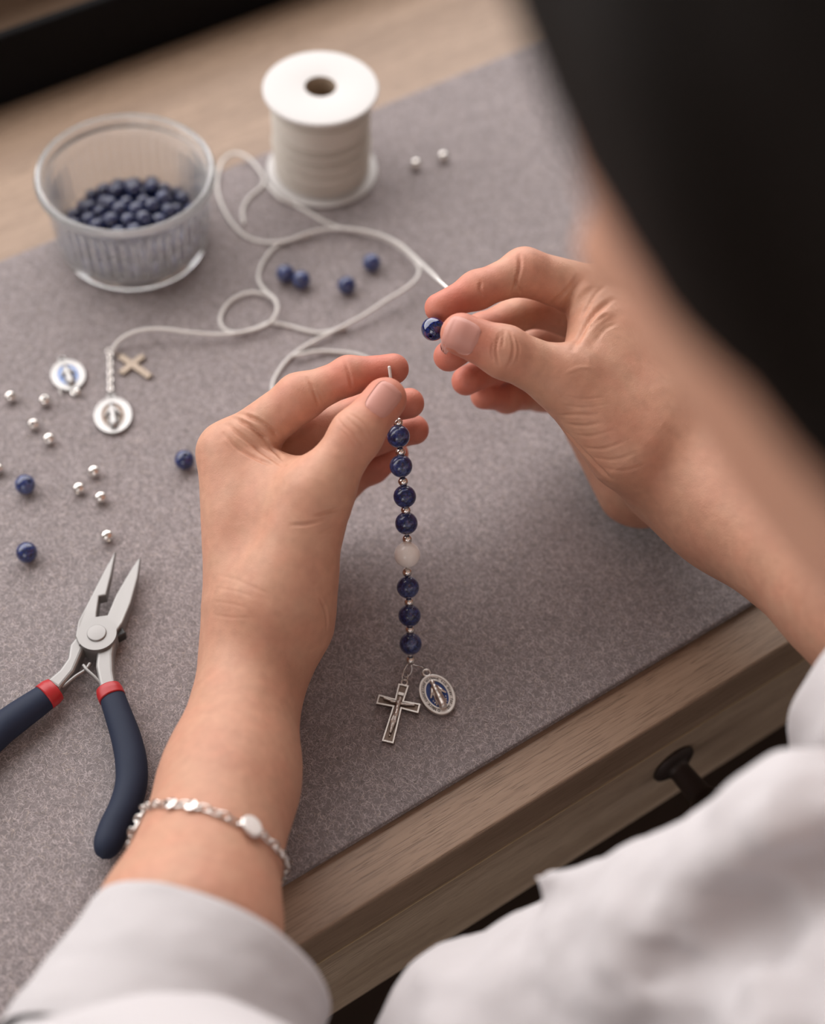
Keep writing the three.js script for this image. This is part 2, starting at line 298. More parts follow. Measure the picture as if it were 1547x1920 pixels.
function faceUV(g) { // uv in metres from the side that each triangle faces; corners shared by two sides are doubled
  const p = g.attributes.position.array, n = g.attributes.normal.array, c = g.attributes.color?.array, ix = g.index.array, seen = new Map(), P = [], N = [], C = [], U = [], out = new Uint32Array(ix.length);
  for (let t = 0; t < ix.length; t += 3) {
    const s = [0, 1, 2].map((a) => Math.abs(n[ix[t] * 3 + a] + n[ix[t + 1] * 3 + a] + n[ix[t + 2] * 3 + a])), k = s[1] >= s[0] && s[1] >= s[2] ? 1 : s[2] >= s[0] ? 2 : 0, ua = k === 0 ? 2 : 0, va = k === 1 ? 2 : 1;
    for (let q = 0; q < 3; q++) {
      const v = ix[t + q], key = v * 3 + k; let at = seen.get(key);
      if (at === undefined) { at = P.length / 3; seen.set(key, at); P.push(p[v * 3], p[v * 3 + 1], p[v * 3 + 2]); N.push(n[v * 3], n[v * 3 + 1], n[v * 3 + 2]); if (c) C.push(c[v * 3], c[v * 3 + 1], c[v * 3 + 2]); U.push(p[v * 3 + ua], p[v * 3 + va]); }
      out[t + q] = at;
    }
  }
  const r = new THREE.BufferGeometry(), set = (name, a, w) => r.setAttribute(name, new THREE.BufferAttribute(new Float32Array(a), w));
  set('position', P, 3); set('normal', N, 3); if (c) set('color', C, 3); set('uv', U, 2); r.setIndex(new THREE.BufferAttribute(out, 1)); return r;
}
const ball = (x, y, z, c, r) => Math.hypot(x - c[0], y - c[1], z - c[2]) - r;

// ---------------------------------------------------------------- the room
structure('floor', boxUV(new THREE.BoxGeometry(4.2, 0.1, 3.9)), M.floor, [0.1, -0.05, 1.1]);
structure('ceiling', boxUV(new THREE.BoxGeometry(4.2, 0.1, 3.9)), M.wall, [0.1, 2.75, 1.1]);
{ // the left wall; its unseen window is added to carry the side fill
  const x = -1.9, z0 = 0.7, z1 = 2.5, y0 = 0.95, y1 = 2.35;
  structure('wall_left', mergeGeometries([[0.1, 2.7 - y1, 3.9, x - 0.05, (2.7 + y1) / 2, 1.1], [0.1, y0, 3.9, x - 0.05, y0 / 2, 1.1], [0.1, y1 - y0, z0 + 0.85, x - 0.05, (y0 + y1) / 2, (z0 - 0.85) / 2], [0.1, y1 - y0, 3.05 - z1, x - 0.05, (y0 + y1) / 2, (z1 + 3.05) / 2]].map(([a, b, c, px, py, pz]) => boxUV(moved(new THREE.BoxGeometry(a, b, c), px, py, pz)))), M.wall);
  const win = new THREE.Group(); win.name = 'added_window_2'; win.userData.kind = 'structure'; scene.add(win);
  const w = z1 - z0, h = y1 - y0, cz = (z0 + z1) / 2, cy = (y0 + y1) / 2;
  for (const [gw, gh, pz, py] of [[w, 0.04, cz, y0 + 0.02], [w, 0.04, cz, y1 - 0.02], [0.04, h, z0 + 0.02, cy], [0.04, h, z1 - 0.02, cy]]) mesh('window_frame', moved(box(0.06, gh, gw, 0.003), x - 0.03, py, pz), M.black, win);
  mesh('pane', moved(new THREE.BoxGeometry(0.004, h - 0.08, w - 0.08), x - 0.04, cy, cz), M.pane, win);
}
structure('wall_right', boxUV(new THREE.BoxGeometry(0.1, 2.7, 3.9)), M.wall, [2.15, 1.35, 1.1]);
structure('wall_front', boxUV(new THREE.BoxGeometry(4.2, 2.7, 0.1)), M.wall, [0.1, 1.35, 2.95]);
{ // the wall behind the desk: brown boards below, a wide window above
  const z = -0.68, x0 = -0.6, x1 = 1.0, y0 = 0.83, y1 = 1.67;
  structure('wall_back', mergeGeometries([
    moved(new THREE.BoxGeometry(4.2, 2.7 - y1, 0.1), 0.1, (2.7 + y1) / 2, z - 0.05), moved(new THREE.BoxGeometry(x0 + 2, y1 - y0, 0.1), (x0 - 2) / 2, (y0 + y1) / 2, z - 0.05),
    moved(new THREE.BoxGeometry(2.2 - x1, y1 - y0, 0.1), (x1 + 2.2) / 2, (y0 + y1) / 2, z - 0.05), moved(new THREE.BoxGeometry(4.2, y0, 0.1), 0.1, y0 / 2, z - 0.05)].map((g) => boxUV(g))), M.panel);
  const win = new THREE.Group(); win.name = 'window_1'; win.userData.kind = 'structure'; scene.add(win);
  const w = x1 - x0, h = y1 - y0, cx = (x0 + x1) / 2, cy = (y0 + y1) / 2;
  for (const [gw, gh, px, py] of [[w, 0.04, cx, y0 + 0.02], [w, 0.04, cx, y1 - 0.02], [0.04, h, x0 + 0.02, cy], [0.04, h, x1 - 0.02, cy], [0.03, h, cx, cy]]) mesh('window_frame', moved(box(gw, gh, 0.06, 0.003), px, py, z - 0.03), M.black, win);
  for (const s of [-1, 1]) mesh('pane', moved(new THREE.BoxGeometry(w / 2 - 0.06, h - 0.08, 0.004), cx + s * w / 4, cy, z - 0.04), M.pane, win);
}

// ---------------------------------------------------------------- desk, rail and felt mat
{
  const desk = thing('desk', 'light oak desk with a plain square front edge and a drawer under the top', 'desk', [0.25, 0, -0.38]);
  mesh('worktop', moved(box(1.7, 0.024, 0.5, 0.0012), 0, 0.738, -0.0415), M.desk, desk);
  const dz = 0.2085;
  const dr = mesh('drawer', moved(box(1.7, 0.0555, 0.02, 0.0009), 0, 0.69775, dz - 0.0102), M.front, desk);
  mesh('edge_highlight', moved(box(1.7, 0.0007, 0.0012, 0.0003), 0, 0.7257, dz - 0.0004), std({ color: lin(0.45, 0.33, 0.20), roughness: 0.5 }), desk);  // pale colour stands in for light caught along the drawer top edge
  const kx = 0.251 - 0.25;
  const rosette = new THREE.LatheGeometry([[0, 0.0005], [0.0086, 0.0005], [0.0092, 0.0012], [0.0088, 0.0024], [0.0066, 0.0036], [0.0045, 0.004], [0.0042, 0.006], [0.0046, 0.016], [0.0062, 0.019], [0.0098, 0.022], [0.0112, 0.0262], [0.0098, 0.0305], [0.0055, 0.0328], [0, 0.0334]].map(([r, y]) => new THREE.Vector2(r, y)), 40);
  rosette.rotateX(Math.PI / 2); rosette.translate(kx, 0.7065, dz - 0.0008);
  mesh('knob', rosette, M.bronze, dr);
  for (const s of [-1, 1]) mesh('side_panel', moved(box(0.025, 0.725, 0.38, 0.001), s * 0.83, 0.3625, -0.01), M.front, desk);
  mesh('back_panel', moved(box(1.63, 0.5, 0.018, 0.001), 0, 0.47, -0.17), M.cavity, desk);
  mesh('drawer_case', moved(box(1.62, 0.05, 0.3, 0.001), 0, 0.7005, 0.02), M.cavity, desk);
  single('desk_rail', moved(box(1.7, 0.0365, 0.005, 0.001), 0, 0, 0), M.black, 'matte black rail standing along the back edge of the oak desk', 'rail', [0.25, 0.76825, -0.5915]);
  single('desk_mat', moved(box(0.92, 0.003, 0.3048, 0.0012), 0, 0, 0), M.felt, 'grey brown felt mat covering most of the oak desk top', 'mat', [0.3, 0.7515, -0.3432]);
}
const MAT = 0.753;

// ---------------------------------------------------------------- spool of cord
{
  const c = [0.2861, 0.753, -0.47096], s = thing('cord_spool', 'white plastic spool wound with white cord at the back of the felt mat', 'spool', c);
  const ring = (r, y, h, hole) => { const q = 0.0008; return new THREE.LatheGeometry([[hole, y], [r - q, y], [r, y + q], [r, y + h - q], [r - q, y + h], [hole, y + h], [hole, y]].map((p) => new THREE.Vector2(...p)), 96); };
  mesh('flange', ring(0.0246, 0.0446, 0.0022, 0.0068), M.plastic, s);
  mesh('flange', ring(0.0246, 0.0002, 0.0022, 0.0068), M.plastic, s);
  mesh('core', new THREE.LatheGeometry([[0.0068, 0.0003], [0.0088, 0.0003], [0.0088, 0.0466], [0.0068, 0.0466], [0.0068, 0.0003]].map((p) => new THREE.Vector2(...p)), 48), M.card, s);
  const prof = [], rows = 36; let sd = 3;
  prof.push(new THREE.Vector2(0.009, 0.0025));
  for (let i = 0; i < rows; i++) for (let q = 0; q < 6; q++) { const a = q / 6; prof.push(new THREE.Vector2(0.0202 + 0.0006 * Math.sin(Math.PI * a) + 0.0009 * noise3(i * 0.45, 2, 5) - (noise3(i * 7.3, 9, 1) > 0.66 ? 0.0011 : 0) + 0.0003 * Math.sin(i * 0.11), 0.0027 + (i + a) / rows * 0.0416)); }
  prof.push(new THREE.Vector2(0.009, 0.0444));
  const g = new THREE.LatheGeometry(prof, 96), p = g.attributes.position;
  for (let i = 0; i < p.count; i++) { const th = Math.atan2(p.getZ(i), p.getX(i)); const y = p.getY(i); if (Math.hypot(p.getX(i), p.getZ(i)) > 0.015) { p.setY(i, clamp(y + 0.0004 * Math.sin(th + y * 300), 0.0025, 0.0445)); const k = 1 + 0.012 * (noise3(Math.cos(th) * 2, y * 260, Math.sin(th) * 2) - 0.5); p.setX(i, p.getX(i) * k); p.setZ(i, p.getZ(i) * k); } }
  g.computeVertexNormals();
  mesh('wound_cord', g, M.thread, s);
}

// ---------------------------------------------------------------- loose white cords
const CR = 0.00075;
single('white_cord', rope([[0.2594, 0.756, -0.47409], [0.25984, 0.7562, -0.4626], [0.26404, 0.754, -0.45802], [0.26703, 0.7538, -0.44961], [0.26989, 0.7538, -0.44109], [0.27332, 0.7539, -0.43487], [0.27761, 0.7554, -0.42794], [0.28339, 0.7554, -0.42003], [0.28673, 0.756, -0.41063], [0.28716, 0.757, -0.40113], [0.28488, 0.759, -0.39224], [0.27934, 0.7605, -0.38652], [0.27278, 0.76, -0.38466], [0.26408, 0.7585, -0.38464], [0.25192, 0.757, -0.38364], [0.2409, 0.7558, -0.38381], [0.23079, 0.755, -0.38406], [0.22221, 0.7542, -0.38377], [0.21525, 0.7539, -0.38229], [0.20952, 0.7539, -0.37944], [0.20333, 0.7539, -0.37493], [0.19918, 0.7539, -0.36924]], CR, 8, 260), M.nylon,
  'long white cord from the spool foot round four blue beads to the left hand', 'cord');
single('white_cord', rope([[0.23947, 0.7538, -0.46014], [0.24315, 0.7538, -0.46735], [0.24947, 0.7538, -0.47263], [0.25748, 0.7539, -0.47563], [0.2611, 0.754, -0.4794], [0.26215, 0.7548, -0.48804], [0.26105, 0.7554, -0.49546], [0.25774, 0.755, -0.50019], [0.25218, 0.7542, -0.49969], [0.24575, 0.7539, -0.49325], [0.24049, 0.7539, -0.48502], [0.23667, 0.7539, -0.47367], [0.23503, 0.7539, -0.46162], [0.23608, 0.7538, -0.4521], [0.24039, 0.7538, -0.44553], [0.2479, 0.7556, -0.43935], [0.25959, 0.7558, -0.43796], [0.2684, 0.7554, -0.43567], [0.27507, 0.757, -0.42907], [0.28244, 0.7572, -0.4207], [0.28643, 0.758, -0.41026], [0.28588, 0.761, -0.39704], [0.28173, 0.769, -0.37962], [0.24338, 0.83315, -0.31742], [0.24243, 0.83677, -0.30347]], CR, 8, 280), M.nylon,
  'white cord looping beside the glass bowl and rising into the right hand', 'cord');
single('white_cord', rope([[0.15704, 0.7546, -0.42321], [0.16009, 0.756, -0.42457], [0.16407, 0.758, -0.42433], [0.16978, 0.759, -0.42307], [0.17742, 0.759, -0.41928], [0.18564, 0.758, -0.41312], [0.19436, 0.7565, -0.40788], [0.201, 0.7562, -0.40437], [0.21091, 0.7562, -0.40125], [0.21725, 0.7575, -0.40036], [0.22295, 0.758, -0.40435], [0.22503, 0.758, -0.4095], [0.22521, 0.7564, -0.41632], [0.22597, 0.755, -0.42335], [0.22851, 0.7542, -0.429], [0.23355, 0.7539, -0.43444], [0.24039, 0.7539, -0.43888], [0.24564, 0.7539, -0.44057], [0.2518, 0.7539, -0.44018], [0.2592, 0.7539, -0.43826]], CR, 8, 240), M.nylon,
  'thin white cord tied to the silver chain of the round medal', 'cord');
single('white_cord', rope([[0.24317, 0.7539, -0.38415], [0.237, 0.754, -0.38582], [0.23285, 0.754, -0.38738], [0.22856, 0.7539, -0.39162], [0.22389, 0.7539, -0.39775], [0.21808, 0.7542, -0.40286], [0.21186, 0.7544, -0.40302], [0.20433, 0.7542, -0.40519], [0.20096, 0.7539, -0.40977], [0.20218, 0.7539, -0.41538], [0.2078, 0.7539, -0.42078], [0.214, 0.7542, -0.42268], [0.2197, 0.7546, -0.4219], [0.22493, 0.7544, -0.41774], [0.2258, 0.7554, -0.41311]], CR, 8, 180), M.nylon,
  'short white cord curled into a round loop on the mat', 'cord');
single('white_cord', rope([[0.21599, 0.7556, -0.38135], [0.21883, 0.7556, -0.38025], [0.2244, 0.755, -0.37909], [0.22966, 0.7542, -0.37698], [0.23441, 0.7539, -0.37361], [0.23849, 0.7539, -0.36998], [0.24296, 0.7539, -0.36302]], CR, 8, 80), M.nylon,
  'short end of white cord showing just above the left index finger', 'cord');

// ---------------------------------------------------------------- beads
function beadGeometry(r, hole, seg = 32) {                            // a ball drilled through along y
  const pts = [], a0 = Math.asin(hole / r);
  pts.push(new THREE.Vector2(hole, -r * Math.cos(a0) * 0.9));
  for (let i = 0; i <= seg / 2; i++) { const a = a0 + (Math.PI - 2 * a0) * i / (seg / 2); pts.push(new THREE.Vector2(r * Math.sin(a), -r * Math.cos(a))); }
  pts.push(new THREE.Vector2(hole, r * Math.cos(a0) * 0.9), new THREE.Vector2(hole, -r * Math.cos(a0) * 0.9));
  return new THREE.LatheGeometry(pts, seg);
}
const stoneBead = beadGeometry(0.00385, 0.0006), silverBead = beadGeometry(0.0024, 0.0008, 24);
const loose = 'blue stone beads lying on the mat';
const spot = (p, r) => [p[0], MAT + r, p[2]];
[[[0.23722, 0.757, -0.42165], 3, 'blue stone bead left of a touching pair inside the cord loop'], [[0.24091, 0.757, -0.41489], 1, 'blue stone bead right of a touching pair inside the cord loop'],
  [[0.25521, 0.757, -0.4022], 0, 'single speckled blue bead lying right of the touching pair'], [[0.27126, 0.757, -0.40772], 3, 'dusty blue bead farthest right inside the cord loop'],
  [[0.15311, 0.757, -0.35654], 4, 'deep blue bead lying close to the knuckles of the left hand'], [[0.09735, 0.757, -0.37816], 1, 'mid blue bead at the left edge between the silver beads'],
  [[0.08424, 0.757, -0.34961], 2, 'dark navy bead lying left of the plier tips']].forEach(([p, k, label], i) => {
  const b = single('stone_bead', stoneBead, stones[k], label, 'bead', spot(p, 0.00385)); b.rotation.set(1.2 + i * 1.3, i * 2.1, 0.5 + i * 0.7);
});
[[[0.32271, 0.755, -0.45086], 'silver bead left of two right of the spool'], [[0.33611, 0.755, -0.44843], 'silver bead right of two right of the spool'], [[0.11191, 0.755, -0.42191], 'silver bead farthest left, level with the blue enamel medal'],
  [[0.12223, 0.755, -0.41306], 'silver bead just below the blue enamel medal'], [[0.11319, 0.755, -0.40431], 'upper left silver bead of a close pair left of the round medal'], [[0.11498, 0.755, -0.39461], 'lower right silver bead of a close pair left of the round medal'],
  [[0.12208, 0.755, -0.37119], 'topmost silver bead of three below the round medal'], [[0.11365, 0.755, -0.36689], 'leftmost silver bead of three below the round medal'], [[0.11854, 0.755, -0.35867], 'lowest silver bead of three below the round medal'],
  [[0.11232, 0.755, -0.34157], 'silver bead directly above the plier tips'], [[0.09219, 0.755, -0.3915], 'silver bead cut off by the left edge of the photo']].forEach(([p, label], i) => {
  const b = single('silver_bead', silverBead, M.silver, label, 'bead', spot(p, 0.0024)); b.rotation.set(0.9 + (i % 3) * 0.2, 0.5 * i, -0.7);
});

// ---------------------------------------------------------------- glass bowl and the beads in it
{
  const c = [0.19437, 0.753, -0.47425], bowl = thing('glass_bowl', 'clear ribbed glass bowl holding dark blue beads', 'bowl', c);
  // profile: outside from the foot to the rim, then down the inside
  const out = [[0, 0.0004], [0.026, 0.0004], [0.0292, 0.0012], [0.0312, 0.0036], [0.0322, 0.008], [0.0328, 0.014], [0.0334, 0.022], [0.0341, 0.030], [0.0345, 0.0338], [0.0358, 0.0350], [0.0366, 0.0368], [0.0368, 0.0382], [0.0363, 0.0398], [0.0352, 0.0405], [0.0341, 0.0400], [0.0335, 0.0388], [0.0329, 0.0360], [0.0317, 0.0322], [0.0310, 0.026], [0.0304, 0.018], [0.0298, 0.011], [0.0286, 0.0075], [0.0258, 0.0058], [0.02, 0.0052], [0, 0.005]];
  const curve = new THREE.SplineCurve(out.map((p) => new THREE.Vector2(...p))), pts = curve.getPoints(150);
  pts[0].x = 0; pts[150].x = 0;
  const g = new THREE.LatheGeometry(pts, 288), p = g.attributes.position;
  for (let i = 0; i < p.count; i++) {
    const x = p.getX(i), y = p.getY(i), z = p.getZ(i), r = Math.hypot(x, z), th = Math.atan2(z, x), row = i % 151;
    const inner = row > 92 && y > 0.008 && y < 0.0325 ? smooth(0.008, 0.011, y) * (1 - smooth(0.029, 0.0322, y)) : 0;
    if (inner > 0) { const k = 1 + inner * 0.0006 / r * Math.cos(th * 48); p.setX(i, x * k); p.setZ(i, z * k); }
  }
  g.computeVertexNormals();
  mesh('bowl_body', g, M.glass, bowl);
  // beads dropped in and settled against one another
  seed = 99; const r = 0.0034, N = 118, pts3 = [];
  for (let i = 0; i < N; i++) { const a = rnd() * 6.283, q = Math.sqrt(rnd()) * 0.022; pts3.push([q * Math.cos(a), 0.012 + i * 0.0006, q * Math.sin(a)]); }
  for (let it = 0; it < 700; it++) {
    for (const q of pts3) { q[1] -= 0.00035 * (1 - it / 720); q[0] += (0.002 - q[0]) * 0.002; q[2] += (0.003 - q[2]) * 0.002; }
    for (let rep = 0; rep < 3; rep++) {
      for (let i = 0; i < N; i++) for (let j = 0; j < i; j++) { const a = pts3[i], b = pts3[j], dx = a[0] - b[0], dy = a[1] - b[1], dz = a[2] - b[2], d2 = dx * dx + dy * dy + dz * dz; if (d2 < 4 * r * r && d2 > 0) { const d = Math.sqrt(d2), k = (2 * r - d) / d * 0.5; a[0] += dx * k; a[1] += dy * k; a[2] += dz * k; b[0] -= dx * k; b[1] -= dy * k; b[2] -= dz * k; } }
      for (const q of pts3) { const fl = 0.0056 + r + smooth(0.016, 0.027, Math.hypot(q[0], q[2])) * 0.0012; if (q[1] < fl) q[1] = fl; const rr = Math.hypot(q[0], q[2]), lim = 0.0291 + (q[1] - 0.01) * 0.06 - r; if (rr > lim) { q[0] *= lim / rr; q[2] *= lim / rr; } }
    }
  }
  const bg = beadGeometry(r, 0.0005, 20), order = [2, 4, 0, 2, 1, 4, 2, 0, 5];
  const tone = ['speckled blue', 'mid blue', 'navy', '', 'deep blue', 'greyish blue'], ways = ['right', 'near right', 'near', 'near left', 'left', 'far left', 'far', 'far right'];
  const top = Math.max(...pts3.map((q) => q[1])), low = Math.min(...pts3.map((q) => q[1]));
  pts3.forEach((q, i) => {
    const k = order[i % 9], right = q[0] * 0.829 + q[2] * 0.558, near = -q[0] * 0.539 + q[2] * 0.842, rr = Math.hypot(q[0], q[2]), h = (q[1] - low) / (top - low);
    const side = rr < 0.007 ? 'at its middle' : 'on its ' + ways[Math.round(Math.atan2(near, right) / 0.7854 + 8) % 8] + ' side', level = h < 0.25 ? 'lowest in the bowl heap' : h < 0.65 ? 'halfway up the bowl heap' : 'topping the bowl heap', out = rr > 0.0225 ? 'against the glass' : rr > 0.014 ? 'off centre' : 'well inside';
    const b = single('bowl_bead', bg, shadedStones[k], tone[k] + ' bead ' + level + ', ' + out + ' ' + side, 'bead', [c[0] + q[0], c[1] + q[1], c[2] + q[2]], 'beads heaped in the glass bowl'); b.rotation.set(rnd() * 6, rnd() * 6, rnd() * 6);
  });
}

// ---------------------------------------------------------------- the strand being strung
const frameTo = (o, dir) => o.quaternion.setFromUnitVectors(new THREE.Vector3(0, 1, 0), V3(dir).normalize());
{
  const stonesAt = [[[0.19969, 0.81618, -0.2824], 5], [[0.19681, 0.80858, -0.27612], 5], [[0.19412, 0.80083, -0.26945], 2], [[0.19136, 0.79378, -0.264], 5], [[0.18405, 0.77651, -0.25125], 1], [[0.18095, 0.76899, -0.24526], 0], [[0.17768, 0.76142, -0.23933], 1]];
  const pearlAt = [0.18763, 0.78569, -0.25755];
  const spacers = [[0.20119, 0.81976, -0.28513], [0.1984, 0.81229, -0.27899], [0.1955, 0.80466, -0.27268], [0.19274, 0.7972, -0.26656], [0.18957, 0.78969, -0.26064], [0.18553, 0.78083, -0.25418], [0.18246, 0.77259, -0.24802], [0.1792, 0.76516, -0.24229], [0.17528, 0.75754, -0.23573]];
  const s = thing('bead_strand', 'strand of blue stone beads and one white pearl hanging from the left hand', 'beads');
  mesh('strand_cord', rope([[0.20311, 0.83797, -0.29389], [0.20195, 0.83524, -0.29108], [0.20157, 0.83025, -0.28871], [0.20151, 0.82067, -0.28597], [0.1984, 0.81229, -0.27899], [0.19267, 0.7972, -0.26661], [0.18771, 0.7857, -0.2575], [0.18095, 0.76899, -0.24526], [0.17508, 0.75712, -0.23539]], 0.00055, 8, 90), M.nylon, s);
  const along = V3(stonesAt[0][0]).sub(V3(stonesAt[6][0])).normalize().toArray();
  const big = beadGeometry(0.0039, 0.0006, 48);
  stonesAt.forEach(([p, k], i) => { const b = mesh('stone_bead', big, stones[k], s); b.position.set(...p); frameTo(b, along); b.rotateY(i * 1.9 + 0.4); });
  const pm = mesh('pearl_bead', beadGeometry(0.0045, 0.0006, 48), M.pearl, s); pm.position.set(...pearlAt); frameTo(pm, along); pm.userData.label = 'round white pearl';
  const sp = beadGeometry(0.0017, 0.0005, 24);
  spacers.forEach((p) => { const b = mesh('spacer_bead', sp, M.silver, s); b.position.set(...p); frameTo(b, along); });
  mesh('end_ring', tube([[0.17469, 0.75689, -0.2353], [0.17261, 0.75618, -0.23484], [0.17098, 0.755, -0.23367], [0.17151, 0.75367, -0.23274], [0.17358, 0.75416, -0.23285], [0.17479, 0.75568, -0.23405]], 0.00028, 6, 48, true), M.silver, s);
  mesh('side_wire', rope([[0.17489, 0.75644, -0.23524], [0.17626, 0.75606, -0.2336], [0.17762, 0.75654, -0.23134]], 0.00022, 6, 12), M.silver, s);
  single('held_bead', beadGeometry(0.0040, 0.0006, 48), phys({ map: stones[2].map, color: lin(0.55, 0.6, 0.9), roughness: 0.12, clearcoat: 1, clearcoatRoughness: 0.03 }), 'glossy navy bead pinched between the right thumb and index finger', 'bead', [0.22191, 0.8438, -0.29609]).rotation.set(0.4, 0.7, 1.2);
}

// ---------------------------------------------------------------- pendants
function basis(o, origin, up, tip, lift) {                            // lays a flat pendant: its y runs from origin to up on the mat, its z out of the mat
  const y = V3(up).sub(V3(origin)).normalize(), z0 = new THREE.Vector3(0, 1, 0), x = new THREE.Vector3().crossVectors(y, z0).normalize(), z = new THREE.Vector3().crossVectors(x, y);
  o.quaternion.setFromRotationMatrix(new THREE.Matrix4().makeBasis(x, y, z)); o.position.set(origin[0], lift, origin[2]); if (tip) o.rotateX(tip);
}
function figure(bones, k, cell) { // a small cast figure from tapered bones
  let lo = [1, 1, 1], hi = [-1, -1, -1];
  for (const b of bones) for (const j of [b.a, b.b]) for (let c = 0; c < 3; c++) { lo[c] = Math.min(lo[c], j[c] - j[3] - 3 * cell); hi[c] = Math.max(hi[c], j[c] + j[3] + 3 * cell); }
  return surface((x, y, z) => { let d = 1; for (const b of bones) d = smin(d, capsule(b, x, y, z), k); return d; }, lo, hi, cell);
}
const mm = (...a) => a.map((v) => v / 1000);
const bail = (r, t) => new THREE.TorusGeometry(r, t, 10, 28);
{ // crucifix
  const top = [0.16875, 0.755, -0.23], bottom = [0.15194, 0.755, -0.21458], o = thing('crucifix', 'small silver crucifix pendant with a raised figure under the bead strand', 'pendant');
  const len = V3(top).distanceTo(V3(bottom)), at = V3(bottom).lerp(V3(top), 0.66).toArray();
  basis(o, at, top, 0.03, MAT + 0.0009);
  const W = V3([0.15864, 0.755, -0.23073]).distanceTo(V3([0.16841, 0.755, -0.21963])) / 2, up = len * 0.34, down = len * 0.66, a = 0.00155, b = 0.0018;
  const outline = (i) => [[-b + i, up - i], [b - i, up - i], [a - i, a - i], [W - i, b - i], [W - i, -b + i], [a - i, -a + i], [b + 0.0002 - i, -down + i], [-b - 0.0002 + i, -down + i], [-a + i, -a + i], [-W + i, -b + i], [-W + i, b - i], [-a + i, a - i]].map((p) => new THREE.Vector2(...p));
  const plate = new THREE.ExtrudeGeometry(new THREE.Shape(outline(0.0001)), { depth: 0.0007, bevelEnabled: true, bevelSize: 0.0001, bevelThickness: 0.0001, bevelSegments: 2 });
  mesh('cross_plate', plate, M.recess, o);
  const rim = new THREE.Shape(outline(0)); rim.holes.push(new THREE.Path(outline(0.00048).reverse()));
  mesh('raised_rim', moved(new THREE.ExtrudeGeometry(rim, { depth: 0.0004, bevelEnabled: true, bevelSize: 0.00008, bevelThickness: 0.00012, bevelSegments: 2 }), 0, 0, 0.0007), M.wornSilver, o);
  const q = (x, y, z, r) => mm(x, y, z, r), fig = [];
  const add = (...j) => fig.push(...chain(j, []));
  add(q(0.2, 1.75, 1.75, 0.62), q(0.1, 1.35, 1.75, 0.6)); add(q(0.0, 0.8, 1.5, 0.5), q(0, -0.2, 1.6, 0.85), q(0.05, -2.0, 1.6, 0.70), q(0.25, -3.4, 1.6, 0.8), q(0.2, -4.4, 1.7, 0.85));
  add(q(-0.6, 0.1, 1.5, 0.45), q(-2.6, 0.25, 1.5, 0.40), q(-4.9, 0.75, 1.4, 0.36), q(-5.3, 0.85, 1.4, 0.42)); add(q(0.6, 0.1, 1.5, 0.45), q(2.6, 0.25, 1.5, 0.40), q(4.9, 0.75, 1.4, 0.36), q(5.3, 0.85, 1.4, 0.42));
  add(q(-0.25, -4.4, 1.6, 0.6), q(-0.55, -7.2, 1.75, 0.5), q(-0.1, -10.4, 1.4, 0.38), q(-0.1, -11.3, 1.5, 0.32)); add(q(0.45, -4.4, 1.6, 0.6), q(0.5, -7.0, 1.8, 0.5), q(0.1, -10.4, 1.4, 0.38), q(0.1, -11.3, 1.5, 0.32));
  mesh('figure', figure(fig, 0.0004, 0.00012), M.wornSilver, o);
  mesh('title_plate', moved(box(0.0021, 0.0012, 0.0004, 0.0001), 0, 0.0040, 0.00095), M.wornSilver, o);
  mesh('nail_head', moved(new THREE.SphereGeometry(0.0004, 10, 8), 0, -0.0125, 0.0011), M.wornSilver, o);
  const l1 = mesh('loop', bail(0.00105, 0.00034), M.wornSilver, o); l1.position.set(0, up + 0.0011, 0.0005);
  const l2 = mesh('jump_ring', bail(0.0016, 0.00024), M.silver, o); l2.position.set(-0.0003, up + 0.0033, 0.0010); l2.rotation.set(0.4, 1.0, 0.2);
}
function medalText(text, rx, ry) {                                    // lettering struck round an oval face
  const N = 1024, cv = document.createElement('canvas'); cv.width = cv.height = N; const c = cv.getContext('2d');
  c.fillStyle = '#cfc6c0'; c.fillRect(0, 0, N, N); c.fillStyle = '#1d1815'; c.font = 'bold 104px sans-serif'; c.textAlign = 'center'; c.textBaseline = 'middle';
  const from = 1.12 * Math.PI, span = 1.86 * Math.PI, S = N / 2, m = 1200, pos = []; let total = 0;
  const e = (t) => [Math.sin(t) * rx * S, -Math.cos(t) * ry * S];
  for (let i = 0; i <= m; i++) { const t = from + span * i / m, p = e(t); if (i) total += Math.hypot(p[0] - pos[i - 1].p[0], p[1] - pos[i - 1].p[1]); pos.push({ t, p, s: total }); }
  for (let i = 0; i < text.length; i++) { const s = total * (i + 0.5) / text.length, k = pos.find((q) => q.s >= s); const n = Math.atan2(k.p[0] / (rx * rx), -k.p[1] / (ry * ry)); c.save(); c.translate(S + k.p[0], S + k.p[1]); c.rotate(n); c.fillText(text[i], 0, 0); c.restore(); }
  const t = new THREE.CanvasTexture(cv); t.colorSpace = THREE.SRGBColorSpace; return t;
}
function oval(rx, ry, n = 72) { const s = new THREE.Shape(); s.absellipse(0, 0, rx, ry, 0, Math.PI * 2, false, 0); return s; }
